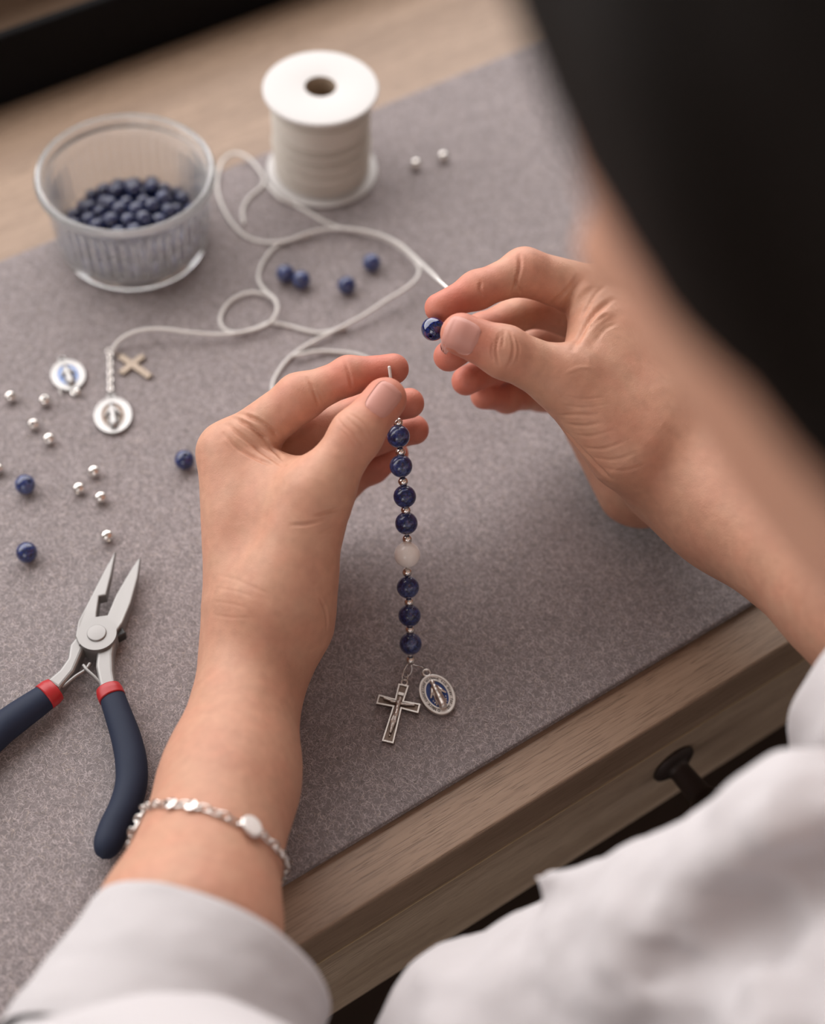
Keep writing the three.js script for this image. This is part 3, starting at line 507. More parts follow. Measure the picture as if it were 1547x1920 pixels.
function robed(sc) {                                                   // a small standing robed figure with lowered open arms
  const q = (x, y, z, r) => mm(x * sc, y * sc, z * sc, r * sc), f = [], add = (...j) => f.push(...chain(j, []));
  add(q(0, 5.0, 1.0, 0.92), q(0, 4.6, 1.1, 0.86)); add(q(0, 2.9, 0.8, 1.25), q(0, 1.4, 0.9, 1.15), q(0, -1.5, 0.8, 1.3), q(0, -4.6, 0.7, 1.55)); add(q(-0.6, -5.3, 1.0, 0.6), q(0.6, -5.3, 1.0, 0.6));
  add(q(-1.1, 2.7, 0.8, 0.65), q(-1.9, 0.9, 1.1, 0.5), q(-2.9, -0.5, 1.0, 0.34)); add(q(1.1, 2.7, 0.8, 0.65), q(1.9, 0.9, 1.1, 0.5), q(2.9, -0.5, 1.0, 0.34));
  add(q(-1.3, 1.4, 0.5, 0.4), q(-1.5, -3.2, 0.45, 0.45)); add(q(1.3, 1.4, 0.5, 0.4), q(1.5, -3.2, 0.45, 0.45)); add(q(0.2, 1.2, 1.65, 0.25), q(-0.25, -4.2, 1.6, 0.3)); add(q(-0.35, 1.0, 1.55, 0.22), q(0.45, -4.2, 1.55, 0.28));
  for (let i = 0; i < 3; i++) for (const s of [-1, 1]) add(q(s * (2.5 - i * 0.25), -1.7 - i * 0.95, 0.35, 0.22), q(s * (2.52 - i * 0.25), -2.0 - i * 0.95, 0.35, 0.18));
  return figure(f, 0.0003 * sc, 0.00013 * Math.max(sc, 0.8));
}
function medal(name, label, origin, up, lift, rx, ry, enamel, text, tilt, metal) {
  const o = thing(name, label, 'medal'); basis(o, origin, up, tilt, lift);
  const t = 0.0013;
  mesh('medal_disc', moved(new THREE.ExtrudeGeometry(oval(rx - 0.0004, ry - 0.0004), { depth: t - 0.0008, bevelEnabled: true, bevelSize: 0.0004, bevelThickness: 0.0003, bevelSegments: 3, curveSegments: 64 }), 0, 0, -t / 2 + 0.0003), metal, o);
  const rim = oval(rx - 0.0002, ry - 0.0002); rim.holes.push(new THREE.Path(oval(rx - 0.0007, ry - 0.0007).getPoints(64).reverse()));
  mesh('rim', moved(new THREE.ExtrudeGeometry(rim, { depth: 0.0002, bevelEnabled: true, bevelSize: 0.0002, bevelThickness: 0.0002, bevelSegments: 3, curveSegments: 64 }), 0, 0, t / 2 - 0.0002), metal, o);
  const ix = rx * 0.63, iy = ry * 0.69, band = oval(rx - 0.0006, ry - 0.0006); band.holes.push(new THREE.Path(oval(ix, iy).getPoints(64).reverse()));
  const bg = new THREE.ExtrudeGeometry(band, { depth: 0.0002, bevelEnabled: false, curveSegments: 64 }), p = bg.attributes.position, uv = bg.attributes.uv;
  for (let i = 0; i < p.count; i++) uv.setXY(i, p.getX(i) / rx * 0.5 + 0.5, p.getY(i) / ry * 0.5 + 0.5);
  const tm = text ? medalText(text, 0.775, 0.81) : null;
  mesh('lettered_band', moved(bg, 0, 0, t / 2 - 0.0002), text ? std({ map: tm, bumpMap: tm, bumpScale: 0.00008, metalness: 0.75, roughness: 0.36 }) : metal, o);
  mesh('field', moved(new THREE.ExtrudeGeometry(oval(ix, iy), { depth: 0.0001, bevelEnabled: false, curveSegments: 64 }), 0, 0, t / 2 - 0.0002), enamel, o);
  mesh('standing_figure', moved(robed(ry * 1000 * 0.66 / 5.6), 0, -ry * 0.02, t / 2 - 0.0002), metal, o);
  const ridge = oval(ix + 0.0003, iy + 0.0003); ridge.holes.push(new THREE.Path(oval(ix - 0.0001, iy - 0.0001).getPoints(64).reverse()));
  mesh('inner_rim', moved(new THREE.ExtrudeGeometry(ridge, { depth: 0.0002, bevelEnabled: true, bevelSize: 0.0001, bevelThickness: 0.0001, bevelSegments: 2, curveSegments: 64 }), 0, 0, t / 2 - 0.0001), metal, o);
  const l = mesh('loop', bail(0.00125, 0.00045), metal, o); l.position.set(0, ry + 0.0012, 0);
  return o;
}
medal('oval_medal', 'oval silver medal with blue enamel field and lettered border beside the crucifix', [0.17628, 0.7555, -0.22046], [0.17788, 0.7555, -0.22935], MAT + 0.0016, 0.0060, 0.0080, M.enamel, 'O Mary conceived without sin pray for us ', 0.06, M.wornSilver);
const m2 = medal('enamel_medal', 'small silver medal with pale blue enamel and loops at both ends', [0.13623, 0.754, -0.42109], [0.1387, 0.754, -0.43308], MAT + 0.0008, 0.0068, 0.0083, M.paleEnamel, '', 0, M.castSilver);
{ const l = mesh('loop', bail(0.00115, 0.00045), M.silver, m2); l.position.set(0, -0.0094, 0); const b = mesh('bead_drop', beadGeometry(0.0015, 0.0005, 20), M.silver, m2); b.position.set(0.001, -0.0101, 0.0008);
  mesh('thread_end', rope([mm(-4.6, -5.2, 0.2), mm(-5.2, -6.6, 0), mm(-5.0, -8.2, -0.3)], 0.0004, 6, 12), M.nylon, m2); }
const m3 = medal('round_medal', 'round plain silver medal hanging on a short chain on the mat', [0.14135, 0.754, -0.39284], [0.14623, 0.754, -0.40443], MAT + 0.0009, 0.0074, 0.0092, M.recess, '', 0, M.castSilver);
{ // its chain, links laid alternately flat and upright
  const a = V3([0.14642, 0.7542, -0.40476]), b = V3([0.15547, 0.7546, -0.42249]), n = 9, d = new THREE.Vector3().subVectors(b, a), link = new THREE.TorusGeometry(0.00105, 0.00042, 8, 18); link.scale(0.8, 1.2, 1);
  m3.updateMatrixWorld(true); const inv = m3.matrixWorld.clone().invert(), local = (v) => v.clone().applyMatrix4(inv);
  for (let i = 0; i < n; i++) { const k = mesh('chain_link', link, M.silver, m3), p = local(a.clone().addScaledVector(d, (i + 0.5) / n)), e = local(a.clone().add(d)).sub(local(a)).normalize(); k.position.copy(p); k.position.z = Math.max(k.position.z, 0.0004); k.quaternion.setFromUnitVectors(new THREE.Vector3(0, 1, 0), e); k.rotateY(i % 2 ? 1.1 : 0.2); }
  const k = mesh('tie_ring', new THREE.TorusGeometry(0.0012, 0.00042, 8, 20), M.silver, m3); k.position.copy(local(V3([0.1558, 0.7544, -0.42318]))); k.position.z = 0.0006; k.rotation.x = 0.5;
}
{ // small plain cross
  const top = [0.15845, 0.754, -0.4192], bottom = [0.16317, 0.754, -0.40333], o = thing('plain_cross', 'small plain pale gold cross tied beside the silver chain', 'pendant'); basis(o, V3(bottom).lerp(V3(top), 0.6).toArray(), top, 0, MAT + 0.0003);
  const len = V3(top).distanceTo(V3(bottom)), u = len * 0.4, d = len * 0.6, w = len * 0.36, a = 0.00115, s = new THREE.Shape([[-a, u], [a, u], [a, a], [w, a], [w, -a], [a, -a], [a, -d], [-a, -d], [-a, -a], [-w, -a], [-w, a], [-a, a]].map((p) => new THREE.Vector2(...p)));
  mesh('cross_body', new THREE.ExtrudeGeometry(s, { depth: 0.0008, bevelEnabled: true, bevelSize: 0.00035, bevelThickness: 0.00035, bevelSegments: 3 }), M.gold, o);
  const l = mesh('loop', bail(0.0011, 0.0004), M.gold, o); l.position.set(0, u + 0.0012, 0.0006); l.rotation.y = 1.2;
}

// ---------------------------------------------------------------- pliers
{
  const o = thing('pliers', 'long nose pliers with dark blue grips and red collars lying open on the mat', 'pliers');
  const flat = (pts, y, h, bev = 0.0006) => { // a plate cut to an outline given on the mat
    const s = new THREE.Shape(pts.map((p) => new THREE.Vector2(p[0], -p[2]))), g = new THREE.ExtrudeGeometry(s, { depth: h - 2 * bev, bevelEnabled: true, bevelSize: bev, bevelThickness: bev, bevelSegments: 3, bevelOffset: -bev });
    g.rotateX(-Math.PI / 2); g.translate(0, MAT + y + bev, 0); return g;
  };
  const tapered = (g, tip, root, thick0, thick1, mid) => { // thins a jaw towards its tip
    const p = g.attributes.position, a = V3(root), d = V3(tip).sub(a), l2 = d.x * d.x + d.z * d.z;
    for (let i = 0; i < p.count; i++) { const t = clamp(((p.getX(i) - a.x) * d.x + (p.getZ(i) - a.z) * d.z) / l2, 0, 1); p.setY(i, MAT + mid + (p.getY(i) - MAT - mid) * lerp(thick0, thick1, t)); }
    g.computeVertexNormals(); return g;
  };
  const jl = [[0.11076, 0.759, -0.33089], [0.10745, 0.759, -0.32825], [0.1039, 0.759, -0.32553], [0.096, 0.759, -0.31883], [0.08971, 0.759, -0.31347], [0.08541, 0.759, -0.30989], [0.08184, 0.759, -0.30486], [0.08134, 0.759, -0.30103], [0.08596, 0.759, -0.29805], [0.09249, 0.759, -0.30955], [0.09643, 0.759, -0.31558], [0.0988, 0.759, -0.31487], [0.10437, 0.759, -0.32192]];
  const jr = [[0.11729, 0.759, -0.32445], [0.11255, 0.759, -0.32163], [0.10733, 0.759, -0.31781], [0.10169, 0.759, -0.31354], [0.09953, 0.759, -0.31143], [0.09536, 0.759, -0.30744], [0.09192, 0.759, -0.30886], [0.08574, 0.759, -0.29923], [0.08996, 0.759, -0.29546], [0.09461, 0.759, -0.29922], [0.09833, 0.759, -0.30155], [0.10478, 0.759, -0.30778], [0.11185, 0.759, -0.31628]];
  mesh('jaw', tapered(flat(jl, 0.0022, 0.0066), [0.11076, 0.759, -0.33089], [0.08724, 0.759, -0.3066], 1, 0.42, 0.0055), M.steel, o);
  mesh('jaw', tapered(flat(jr, 0.0012, 0.0066), [0.11729, 0.759, -0.32445], [0.09268, 0.759, -0.30309], 1, 0.42, 0.0045), M.steel, o);
  const hub = [0.0885, 0.761, -0.30165];
  mesh('pivot_plate', moved(new THREE.CylinderGeometry(0.0068, 0.0070, 0.0066, 40), hub[0], MAT + 0.0056, hub[2]), M.steel, o);
  const rv = new THREE.LatheGeometry([[0, 0.0006], [0.0030, 0.0006], [0.0033, 0.0004], [0.0034, 0]].map((p) => new THREE.Vector2(...p)), 36);
  mesh('rivet', moved(rv, hub[0], MAT + 0.0089, hub[2]), M.steel, o);
  const al = [[0.08332, 0.759, -0.30495], [0.08153, 0.759, -0.30506], [0.0787, 0.759, -0.30351], [0.07566, 0.759, -0.29905], [0.07135, 0.759, -0.29649], [0.06573, 0.759, -0.29484], [0.06786, 0.759, -0.28947], [0.07533, 0.759, -0.29316], [0.08217, 0.759, -0.29946], [0.0851, 0.759, -0.30119]];
  const ar = [[0.0887, 0.759, -0.29939], [0.08582, 0.759, -0.29659], [0.0824, 0.759, -0.29113], [0.08039, 0.759, -0.28485], [0.07945, 0.759, -0.28146], [0.08398, 0.759, -0.27853], [0.0866, 0.759, -0.28587], [0.08943, 0.759, -0.29168], [0.09267, 0.759, -0.2963], [0.09199, 0.759, -0.29935]];
  mesh('shank', flat(al, 0.0014, 0.0062, 0.0012), M.steel, o); mesh('shank', flat(ar, 0.0014, 0.0062, 0.0012), M.steel, o);
  mesh('stop', moved(box(0.004, 0.004, 0.004, 0.0008), ...V3([0.09579, 0.757, -0.29998]).toArray()), M.darkSteel, o);
  mesh('spring', rope([[0.08113, 0.759, -0.28237], [0.08017, 0.76, -0.2873], [0.07916, 0.7605, -0.29112], [0.07902, 0.7605, -0.29323]], 0.0006, 8, 30), M.steel, o);
  mesh('spring', rope([[0.06951, 0.759, -0.29039], [0.0749, 0.76, -0.29121], [0.07882, 0.7598, -0.29184], [0.08115, 0.7596, -0.29328]], 0.0006, 8, 30), M.steel, o);
  function swept(pts, radii, seg = 28, n = 60) { // a rounded grip, a little flattened
    const c = new THREE.CatmullRomCurve3(pts.map(V3)), pos = [], ix = [], L = n;
    for (let i = 0; i <= L; i++) {
      const t = i / L, p = c.getPoint(t), d = c.getTangent(t), s = new THREE.Vector3().crossVectors(d, new THREE.Vector3(0, 1, 0)).normalize(), u = new THREE.Vector3().crossVectors(s, d), k = t * (radii.length - 1), a = Math.min(Math.floor(k), radii.length - 2), r = lerp(radii[a], radii[a + 1], k - a);
      const cap = Math.sqrt(Math.max(0.0001, 1 - Math.pow(clamp((t - (1 - 0.09)) / 0.09, 0, 1), 2)));
      for (let j = 0; j < seg; j++) { const w = j / seg * 6.28318; pos.push(p.x + s.x * Math.cos(w) * r * cap + u.x * Math.sin(w) * r * cap * 0.9, p.y + s.y * Math.cos(w) * r * cap + u.y * Math.sin(w) * r * cap * 0.9, p.z + s.z * Math.cos(w) * r * cap + u.z * Math.sin(w) * r * cap * 0.9); }
    }
    for (let i = 0; i < L; i++) for (let j = 0; j < seg; j++) { const a = i * seg + j, b = i * seg + (j + 1) % seg; ix.push(a, a + seg, b, b, a + seg, b + seg); }
    for (const [i, fl] of [[0, 0], [L, 1]]) { const p = c.getPoint(i / L), k = pos.length / 3; pos.push(p.x, p.y, p.z); for (let j = 0; j < seg; j++) { const a = i * seg + j, b = i * seg + (j + 1) % seg; fl ? ix.push(a, k, b) : ix.push(a, b, k); } }
    const g = new THREE.BufferGeometry(); g.setAttribute('position', new THREE.BufferAttribute(new Float32Array(pos), 3)); g.setIndex(ix); g.computeVertexNormals(); return g;
  }
  const gr = [[0.08179, 0.759, -0.27821], [0.08023, 0.759, -0.2706], [0.07819, 0.759, -0.26103], [0.07531, 0.759, -0.25223], [0.07164, 0.759, -0.2453], [0.06613, 0.759, -0.23929], [0.05943, 0.759, -0.23422], [0.0516, 0.759, -0.22681]];
  const gl = [[0.06428, 0.759, -0.29029], [0.05824, 0.759, -0.28926], [0.05101, 0.759, -0.28808], [0.04275, 0.759, -0.28619], [0.03316, 0.759, -0.28198], [0.0246, 0.759, -0.27476], [0.01719, 0.759, -0.26489]];
  mesh('grip', swept(gr, [0.0043, 0.0046, 0.0050, 0.0053, 0.0053, 0.0052, 0.005, 0.0046]), M.grip, o);
  mesh('grip', swept(gl, [0.0046, 0.0050, 0.0054, 0.0056, 0.0055, 0.0053, 0.0048]), M.grip, o);
  mesh('collar', swept([[0.08219, 0.759, -0.28169], [0.08186, 0.759, -0.2799], [0.08142, 0.759, -0.27671]], [0.0042, 0.0046, 0.0046], 28, 12), M.red, o);
  mesh('collar', swept([[0.06702, 0.759, -0.291], [0.06526, 0.759, -0.29065], [0.06174, 0.759, -0.28995]], [0.0044, 0.0049, 0.0049], 28, 12), M.red, o);
}

// ---------------------------------------------------------------- the person
const person = thing('person', 'person in a white blouse with dark hair threading blue beads at the desk', 'person');
const pv = (a, k, b) => [a[0] + b[0] * k, a[1] + b[1] * k, a[2] + b[2] * k];
function tint(g, tips, parts) { // skin tone: uneven, redder where the blood shows
  const p = g.attributes.position, n = p.count, c = new Float32Array(n * 3);
  for (let i = 0; i < n; i++) {
    const x = p.getX(i), y = p.getY(i), z = p.getZ(i); let r = 0;
    for (const t of tips) { const d = Math.hypot(x - t[0], y - t[1], z - t[2]); r = Math.max(r, (1 - smooth(t[3] * 0.3, t[3], d)) * t[4]); }
    r = clamp(r + (fbm(x * 150, y * 150, z * 150, 3) - 0.5) * 0.5, -0.3, 1.1);
    const m = 1 + (fbm(x * 420, y * 420, z * 420, 3) - 0.5) * 0.22;
    c[i * 3] = lerp(0.55, 0.55, r) * m; c[i * 3 + 1] = lerp(0.285, 0.185, r) * m; c[i * 3 + 2] = lerp(0.190, 0.125, r) * m;
  }
  g.setAttribute('color', new THREE.BufferAttribute(c, 3)); return faceUV(g);
}
function crease(g, lines, extra) { // presses grooves into a surface along lines that lie on it: [points, width, depth]
  const p = g.attributes.position, n = g.attributes.normal;
  const segs = lines.map(([pts, w, d]) => { const c = pts.length > 2 ? new THREE.CatmullRomCurve3(pts.map(V3)).getPoints(pts.length * 4) : pts.map(V3), lo = new THREE.Vector3(9, 9, 9), hi = new THREE.Vector3(-9, -9, -9); c.forEach((q) => { lo.min(q); hi.max(q); }); lo.subScalar(w * 3); hi.addScalar(w * 3); return { c, w, d, lo, hi }; });
  for (let i = 0; i < p.count; i++) {
    const x = p.getX(i), y = p.getY(i), z = p.getZ(i); let h = extra ? extra(x, y, z) : 0;
    for (const s of segs) {
      if (x < s.lo.x || x > s.hi.x || y < s.lo.y || y > s.hi.y || z < s.lo.z || z > s.hi.z) continue;
      let best = 1, bt = 0;
      for (let k = 0; k + 1 < s.c.length; k++) { const a = s.c[k], b = s.c[k + 1], dx = b.x - a.x, dy = b.y - a.y, dz = b.z - a.z, t = clamp(((x - a.x) * dx + (y - a.y) * dy + (z - a.z) * dz) / (dx * dx + dy * dy + dz * dz + 1e-12), 0, 1), q = Math.hypot(x - a.x - t * dx, y - a.y - t * dy, z - a.z - t * dz); if (q < best) { best = q; bt = (k + t) / (s.c.length - 1); } }
      const e = best / s.w, fade = Math.min(1, 4 * Math.min(bt, 1 - bt) + 0.25);
      h += s.d * fade * (-Math.exp(-e * e) + 0.16 * Math.exp(-(e - 1.9) * (e - 1.9) * 1.5));
    }
    p.setXYZ(i, x + n.getX(i) * h, y + n.getY(i) * h, z + n.getZ(i) * h);
  }
  g.computeVertexNormals(); return g;
}
const around = (h, pad, extra = []) => { const lo = [9, 9, 9], hi = [-9, -9, -9]; for (const j of [...Object.values(h).filter((v) => Array.isArray(v) && Array.isArray(v[0]) && typeof v[0][0] === 'number').flat(), ...extra]) for (let c = 0; c < 3; c++) { lo[c] = Math.min(lo[c], j[c] - j[3] - pad); hi[c] = Math.max(hi[c], j[c] + j[3] + pad); } return [lo, hi]; };
const armEnd = { L: [0.055, 0.8011, -0.1729, 0.024], R: [0.2845, 0.8231, -0.1462, 0.022] };
const wrist = { L: [[0.1293, 0.776, -0.2614, 0.024], armEnd.L], R: [[0.2812, 0.7998, -0.2289, 0.024], armEnd.R] };
const MMC = 0.001;
const leftLines = [
  [[[0.1755, 0.8412, -0.2822], [0.1748, 0.8421, -0.2774], [0.176, 0.8414, -0.2732], [0.1775, 0.8385, -0.2699]], 0.45 * MMC, 0.38 * MMC],
  [[[0.1773, 0.8425, -0.2813], [0.1774, 0.8432, -0.2768], [0.1786, 0.8421, -0.2729], [0.1797, 0.8394, -0.2702]], 0.38 * MMC, 0.41 * MMC],
  [[[0.1786, 0.8429, -0.2811], [0.1798, 0.8435, -0.2766], [0.1807, 0.8422, -0.2731], [0.1813, 0.84, -0.2707]], 0.38 * MMC, 0.34 * MMC],
  [[[0.1738, 0.8414, -0.2773], [0.1744, 0.8406, -0.2735], [0.1753, 0.8389, -0.2709]], 0.38 * MMC, 0.27 * MMC],
  [[[0.1915, 0.8398, -0.3035], [0.1905, 0.8396, -0.2998], [0.1896, 0.8373, -0.2967], [0.1894, 0.834, -0.2954]], 0.45 * MMC, 0.47 * MMC],
  [[[0.1785, 0.8361, -0.3062], [0.1782, 0.8354, -0.3024], [0.178, 0.8334, -0.2999], [0.1782, 0.8301, -0.2982]], 0.52 * MMC, 0.54 * MMC],
  [[[0.1784, 0.8359, -0.3037], [0.1791, 0.8346, -0.3008], [0.1796, 0.8312, -0.2984]], 0.38 * MMC, 0.34 * MMC],
  [[[0.1544, 0.8201, -0.3173], [0.1562, 0.8238, -0.3086], [0.1586, 0.8223, -0.3031], [0.16, 0.8195, -0.2971], [0.158, 0.8253, -0.2866]], 0.68 * MMC, 0.92 * MMC],
  [[[0.1569, 0.8216, -0.3161], [0.1592, 0.8256, -0.3074], [0.1624, 0.8234, -0.3018], [0.1675, 0.809, -0.3043]], 0.68 * MMC, 1 * MMC],
  [[[0.1517, 0.8213, -0.3143], [0.1529, 0.822, -0.3073], [0.1554, 0.8201, -0.3013], [0.157, 0.8213, -0.2937], [0.1567, 0.8267, -0.2843]], 0.68 * MMC, 0.92 * MMC],
  [[[0.1489, 0.8208, -0.3118], [0.1501, 0.8202, -0.3046], [0.1529, 0.8198, -0.2978], [0.1551, 0.8222, -0.2904]], 0.6 * MMC, 0.73 * MMC],
  [[[0.1569, 0.8238, -0.3071], [0.1578, 0.8226, -0.3039], [0.1598, 0.8213, -0.3017]], 0.52 * MMC, 0.47 * MMC],
  [[[0.1543, 0.826, -0.2626], [0.158, 0.8263, -0.2615], [0.1631, 0.8257, -0.2613]], 0.52 * MMC, 0.61 * MMC],
  [[[0.147, 0.8234, -0.2654], [0.1519, 0.8244, -0.262], [0.1575, 0.8248, -0.2607]], 0.6 * MMC, 0.41 * MMC],
  [[[0.1535, 0.8218, -0.2588], [0.1581, 0.8211, -0.2585]], 0.45 * MMC, 0.27 * MMC],
  [[[0.1241, 0.8008, -0.2759], [0.1268, 0.8063, -0.2677], [0.1295, 0.8101, -0.2585], [0.1323, 0.8106, -0.2533]], 0.6 * MMC, 0.09 * MMC],
  [[[0.1216, 0.7993, -0.2727], [0.1246, 0.8057, -0.2641], [0.1276, 0.8085, -0.2571]], 0.52 * MMC, 0.08 * MMC],
  [[[0.1189, 0.7971, -0.2697], [0.1219, 0.8028, -0.2624], [0.1246, 0.8054, -0.2566]], 0.52 * MMC, 0.08 * MMC],
  [[[0.1171, 0.7957, -0.2661], [0.1203, 0.8007, -0.2586], [0.1243, 0.8038, -0.2537]], 0.52 * MMC, 0.09 * MMC],
  [[[0.1459, 0.8069, -0.2465], [0.1466, 0.8003, -0.244], [0.1455, 0.7944, -0.2419]], 0.6 * MMC, 0.41 * MMC],
];
const rightLines = [
  [[[0.2328, 0.8553, -0.2744], [0.2304, 0.8544, -0.2724], [0.2285, 0.8523, -0.2704], [0.2282, 0.8488, -0.2677]], 0.45 * MMC, 0.54 * MMC],
  [[[0.2349, 0.8551, -0.2749], [0.2322, 0.8548, -0.272], [0.2307, 0.8534, -0.27]], 0.38 * MMC, 0.47 * MMC],
  [[[0.2359, 0.855, -0.2733], [0.2347, 0.8543, -0.2698], [0.233, 0.8523, -0.2671], [0.2303, 0.8484, -0.2658]], 0.45 * MMC, 0.54 * MMC],
  [[[0.2365, 0.8546, -0.2711], [0.2357, 0.853, -0.2678], [0.2336, 0.85, -0.2652]], 0.38 * MMC, 0.41 * MMC],
  [[[0.2294, 0.8544, -0.2731], [0.2275, 0.8521, -0.2713], [0.2273, 0.8498, -0.2695]], 0.38 * MMC, 0.34 * MMC],
  [[[0.2436, 0.8513, -0.2998], [0.2421, 0.85, -0.2981], [0.2423, 0.8479, -0.2963]], 0.52 * MMC, 0.54 * MMC],
  [[[0.2615, 0.8522, -0.3025], [0.2592, 0.8513, -0.2989], [0.2565, 0.8488, -0.2964], [0.2541, 0.8453, -0.2952]], 0.6 * MMC, 0.74 * MMC],
  [[[0.256, 0.8492, -0.2969], [0.2559, 0.8468, -0.2953], [0.258, 0.842, -0.2944]], 0.45 * MMC, 0.47 * MMC],
  [[[0.2539, 0.8466, -0.2616], [0.264, 0.8412, -0.2692], [0.2708, 0.8419, -0.2728], [0.2776, 0.8432, -0.2747], [0.2821, 0.8434, -0.2752]], 0.98 * MMC, 0.94 * MMC],
  [[[0.2576, 0.8454, -0.2622], [0.267, 0.8418, -0.2684], [0.2729, 0.8424, -0.2709], [0.2792, 0.8432, -0.2714]], 1.95 * MMC, -0.94 * MMC],
  [[[0.2762, 0.8197, -0.2928], [0.2709, 0.8354, -0.2861], [0.2735, 0.8416, -0.2864], [0.278, 0.8441, -0.2879]], 0.98 * MMC, 0.74 * MMC],
  [[[0.2684, 0.836, -0.2805], [0.2718, 0.8384, -0.283], [0.2761, 0.8419, -0.2844], [0.2804, 0.8434, -0.2854]], 1.65 * MMC, -0.68 * MMC],
  [[[0.2697, 0.8408, -0.2759], [0.2741, 0.842, -0.2783], [0.2802, 0.8431, -0.281], [0.2844, 0.843, -0.2821]], 0.75 * MMC, 0.54 * MMC],
  [[[0.2677, 0.8345, -0.291], [0.2692, 0.8397, -0.2883], [0.2736, 0.8433, -0.2879], [0.2777, 0.8449, -0.2895]], 0.75 * MMC, 0.47 * MMC],
  [[[0.2652, 0.8417, -0.2679], [0.271, 0.8421, -0.2701], [0.2763, 0.8429, -0.2706]], 0.52 * MMC, 0.34 * MMC],
  [[[0.2655, 0.8423, -0.2636], [0.2717, 0.842, -0.2664], [0.2768, 0.8422, -0.2664]], 0.6 * MMC, 0.27 * MMC],
  [[[0.2423, 0.8314, -0.2512], [0.2452, 0.8343, -0.2464], [0.2499, 0.8359, -0.2418]], 0.6 * MMC, 0.27 * MMC],
  [[[0.2433, 0.8291, -0.2481], [0.2462, 0.832, -0.2426], [0.2503, 0.8342, -0.2392]], 0.6 * MMC, 0.27 * MMC],
  [[[0.2443, 0.8269, -0.2443], [0.2465, 0.8294, -0.2396], [0.2524, 0.8331, -0.2354]], 0.6 * MMC, 0.2 * MMC],
  [[[0.2451, 0.8236, -0.2407], [0.2481, 0.8271, -0.2344], [0.2537, 0.8308, -0.2309]], 0.6 * MMC, 0.23 * MMC],
  [[[0.246, 0.8219, -0.2369], [0.2495, 0.8251, -0.23], [0.2567, 0.829, -0.2259]], 0.6 * MMC, 0.18 * MMC],
  [[[0.2473, 0.8205, -0.232], [0.2511, 0.8228, -0.2258], [0.258, 0.8256, -0.2225]], 0.6 * MMC, 0.16 * MMC],
  [[[0.2465, 0.8451, -0.2557], [0.2513, 0.8456, -0.2549], [0.2557, 0.8445, -0.2533]], 0.6 * MMC, -0.16 * MMC],
  [[[0.2439, 0.8394, -0.2518], [0.2479, 0.8392, -0.2478], [0.2542, 0.8393, -0.2445]], 0.38 * MMC, 0.16 * MMC],
  [[[0.2435, 0.8363, -0.2503], [0.2476, 0.837, -0.2459], [0.2546, 0.838, -0.242]], 0.38 * MMC, 0.19 * MMC],
  [[[0.2435, 0.8251, -0.2506], [0.2447, 0.8227, -0.2435], [0.2463, 0.8201, -0.2358], [0.2485, 0.8174, -0.2283]], 0.9 * MMC, 0.94 * MMC],
];
const skinNoise = (x, y, z) => (fbm(x * 260, y * 260, z * 260, 3) - 0.5) * 0.00022;
const [llo, lhi] = around(L, 0.004, wrist.L), [rlo, rhi] = around(R, 0.004, wrist.R);
const tipsOf = (h) => [...[h.index, h.middle, h.ring, h.little].flatMap((f) => [[...f[3].slice(0, 3), 0.024, 1.0], [...f[2].slice(0, 3), 0.016, 0.7], [...f[1].slice(0, 3), 0.014, 0.45]]), [...h.thumb[2].slice(0, 3), 0.02, 0.75], [...h.thumb[1].slice(0, 3), 0.013, 0.4]];
const handL = tint(crease(surface(leftArm, llo, lhi, 0.00052), leftLines, skinNoise), tipsOf(L)), handR = tint(crease(surface(rightArm, rlo, rhi, 0.00052), rightLines, skinNoise), tipsOf(R));

// head, neck, trunk and upper arms
const headAt = [0.1843, 1.0964, -0.0934], down = [0.0257, -0.6594, 0.7513], front = [-0.0081, -0.6472, -0.7623];
function frameOf(at, dn) { // down, forward and sideways of the head
  const D = V3(dn), F = V3(front).addScaledVector(D, -V3(front).dot(D)).normalize(), S = new THREE.Vector3().crossVectors(D, F);
  return { to: (x, y, z) => { const a = x - at[0], b = y - at[1], c = z - at[2]; return [a * D.x + b * D.y + c * D.z, a * F.x + b * F.y + c * F.z, a * S.x + b * S.y + c * S.z]; }, from: (d, f, s) => [at[0] + D.x * d + F.x * f + S.x * s, at[1] + D.y * d + F.y * f + S.y * s, at[2] + D.z * d + F.z * f + S.z * s] };
}
const headFrame = frameOf(headAt, down), H3 = headFrame.from, toHead = headFrame.to;
const ell = (d, f, s, a, b, c) => { const k = Math.hypot(d / a, f / b, s / c), g = Math.hypot(d / (a * a), f / (b * b), s / (c * c)); return k < 1e-6 ? -Math.min(a, b, c) : k * (k - 1) / g; };
const headBones = [], headBall = [];
{
  const cap = (a, b, r0, r1) => headBones.push(bone([...a, r0], [...b, r1]));
  cap([0.004, 0.082, 0], [0.036, 0.098, 0], 0.007, 0.0095);                                            // nose
  for (const q of [-1, 1]) { cap([0.038, 0.086, q * 0.010], [0.039, 0.090, q * 0.008], 0.0065, 0.006); cap([-0.006, 0.078, q * 0.016], [-0.003, 0.066, q * 0.044], 0.006, 0.006); headBall.push([0.012, 0.070, q * 0.030, 0.0125]); }
  cap([0.064, 0.072, -0.018], [0.064, 0.072, 0.018], 0.0055, 0.0055); cap([0.073, 0.068, -0.014], [0.073, 0.068, 0.014], 0.006, 0.006);   // lips
  headBall.push([0.098, 0.050, 0, 0.014]);                                                             // chin
}
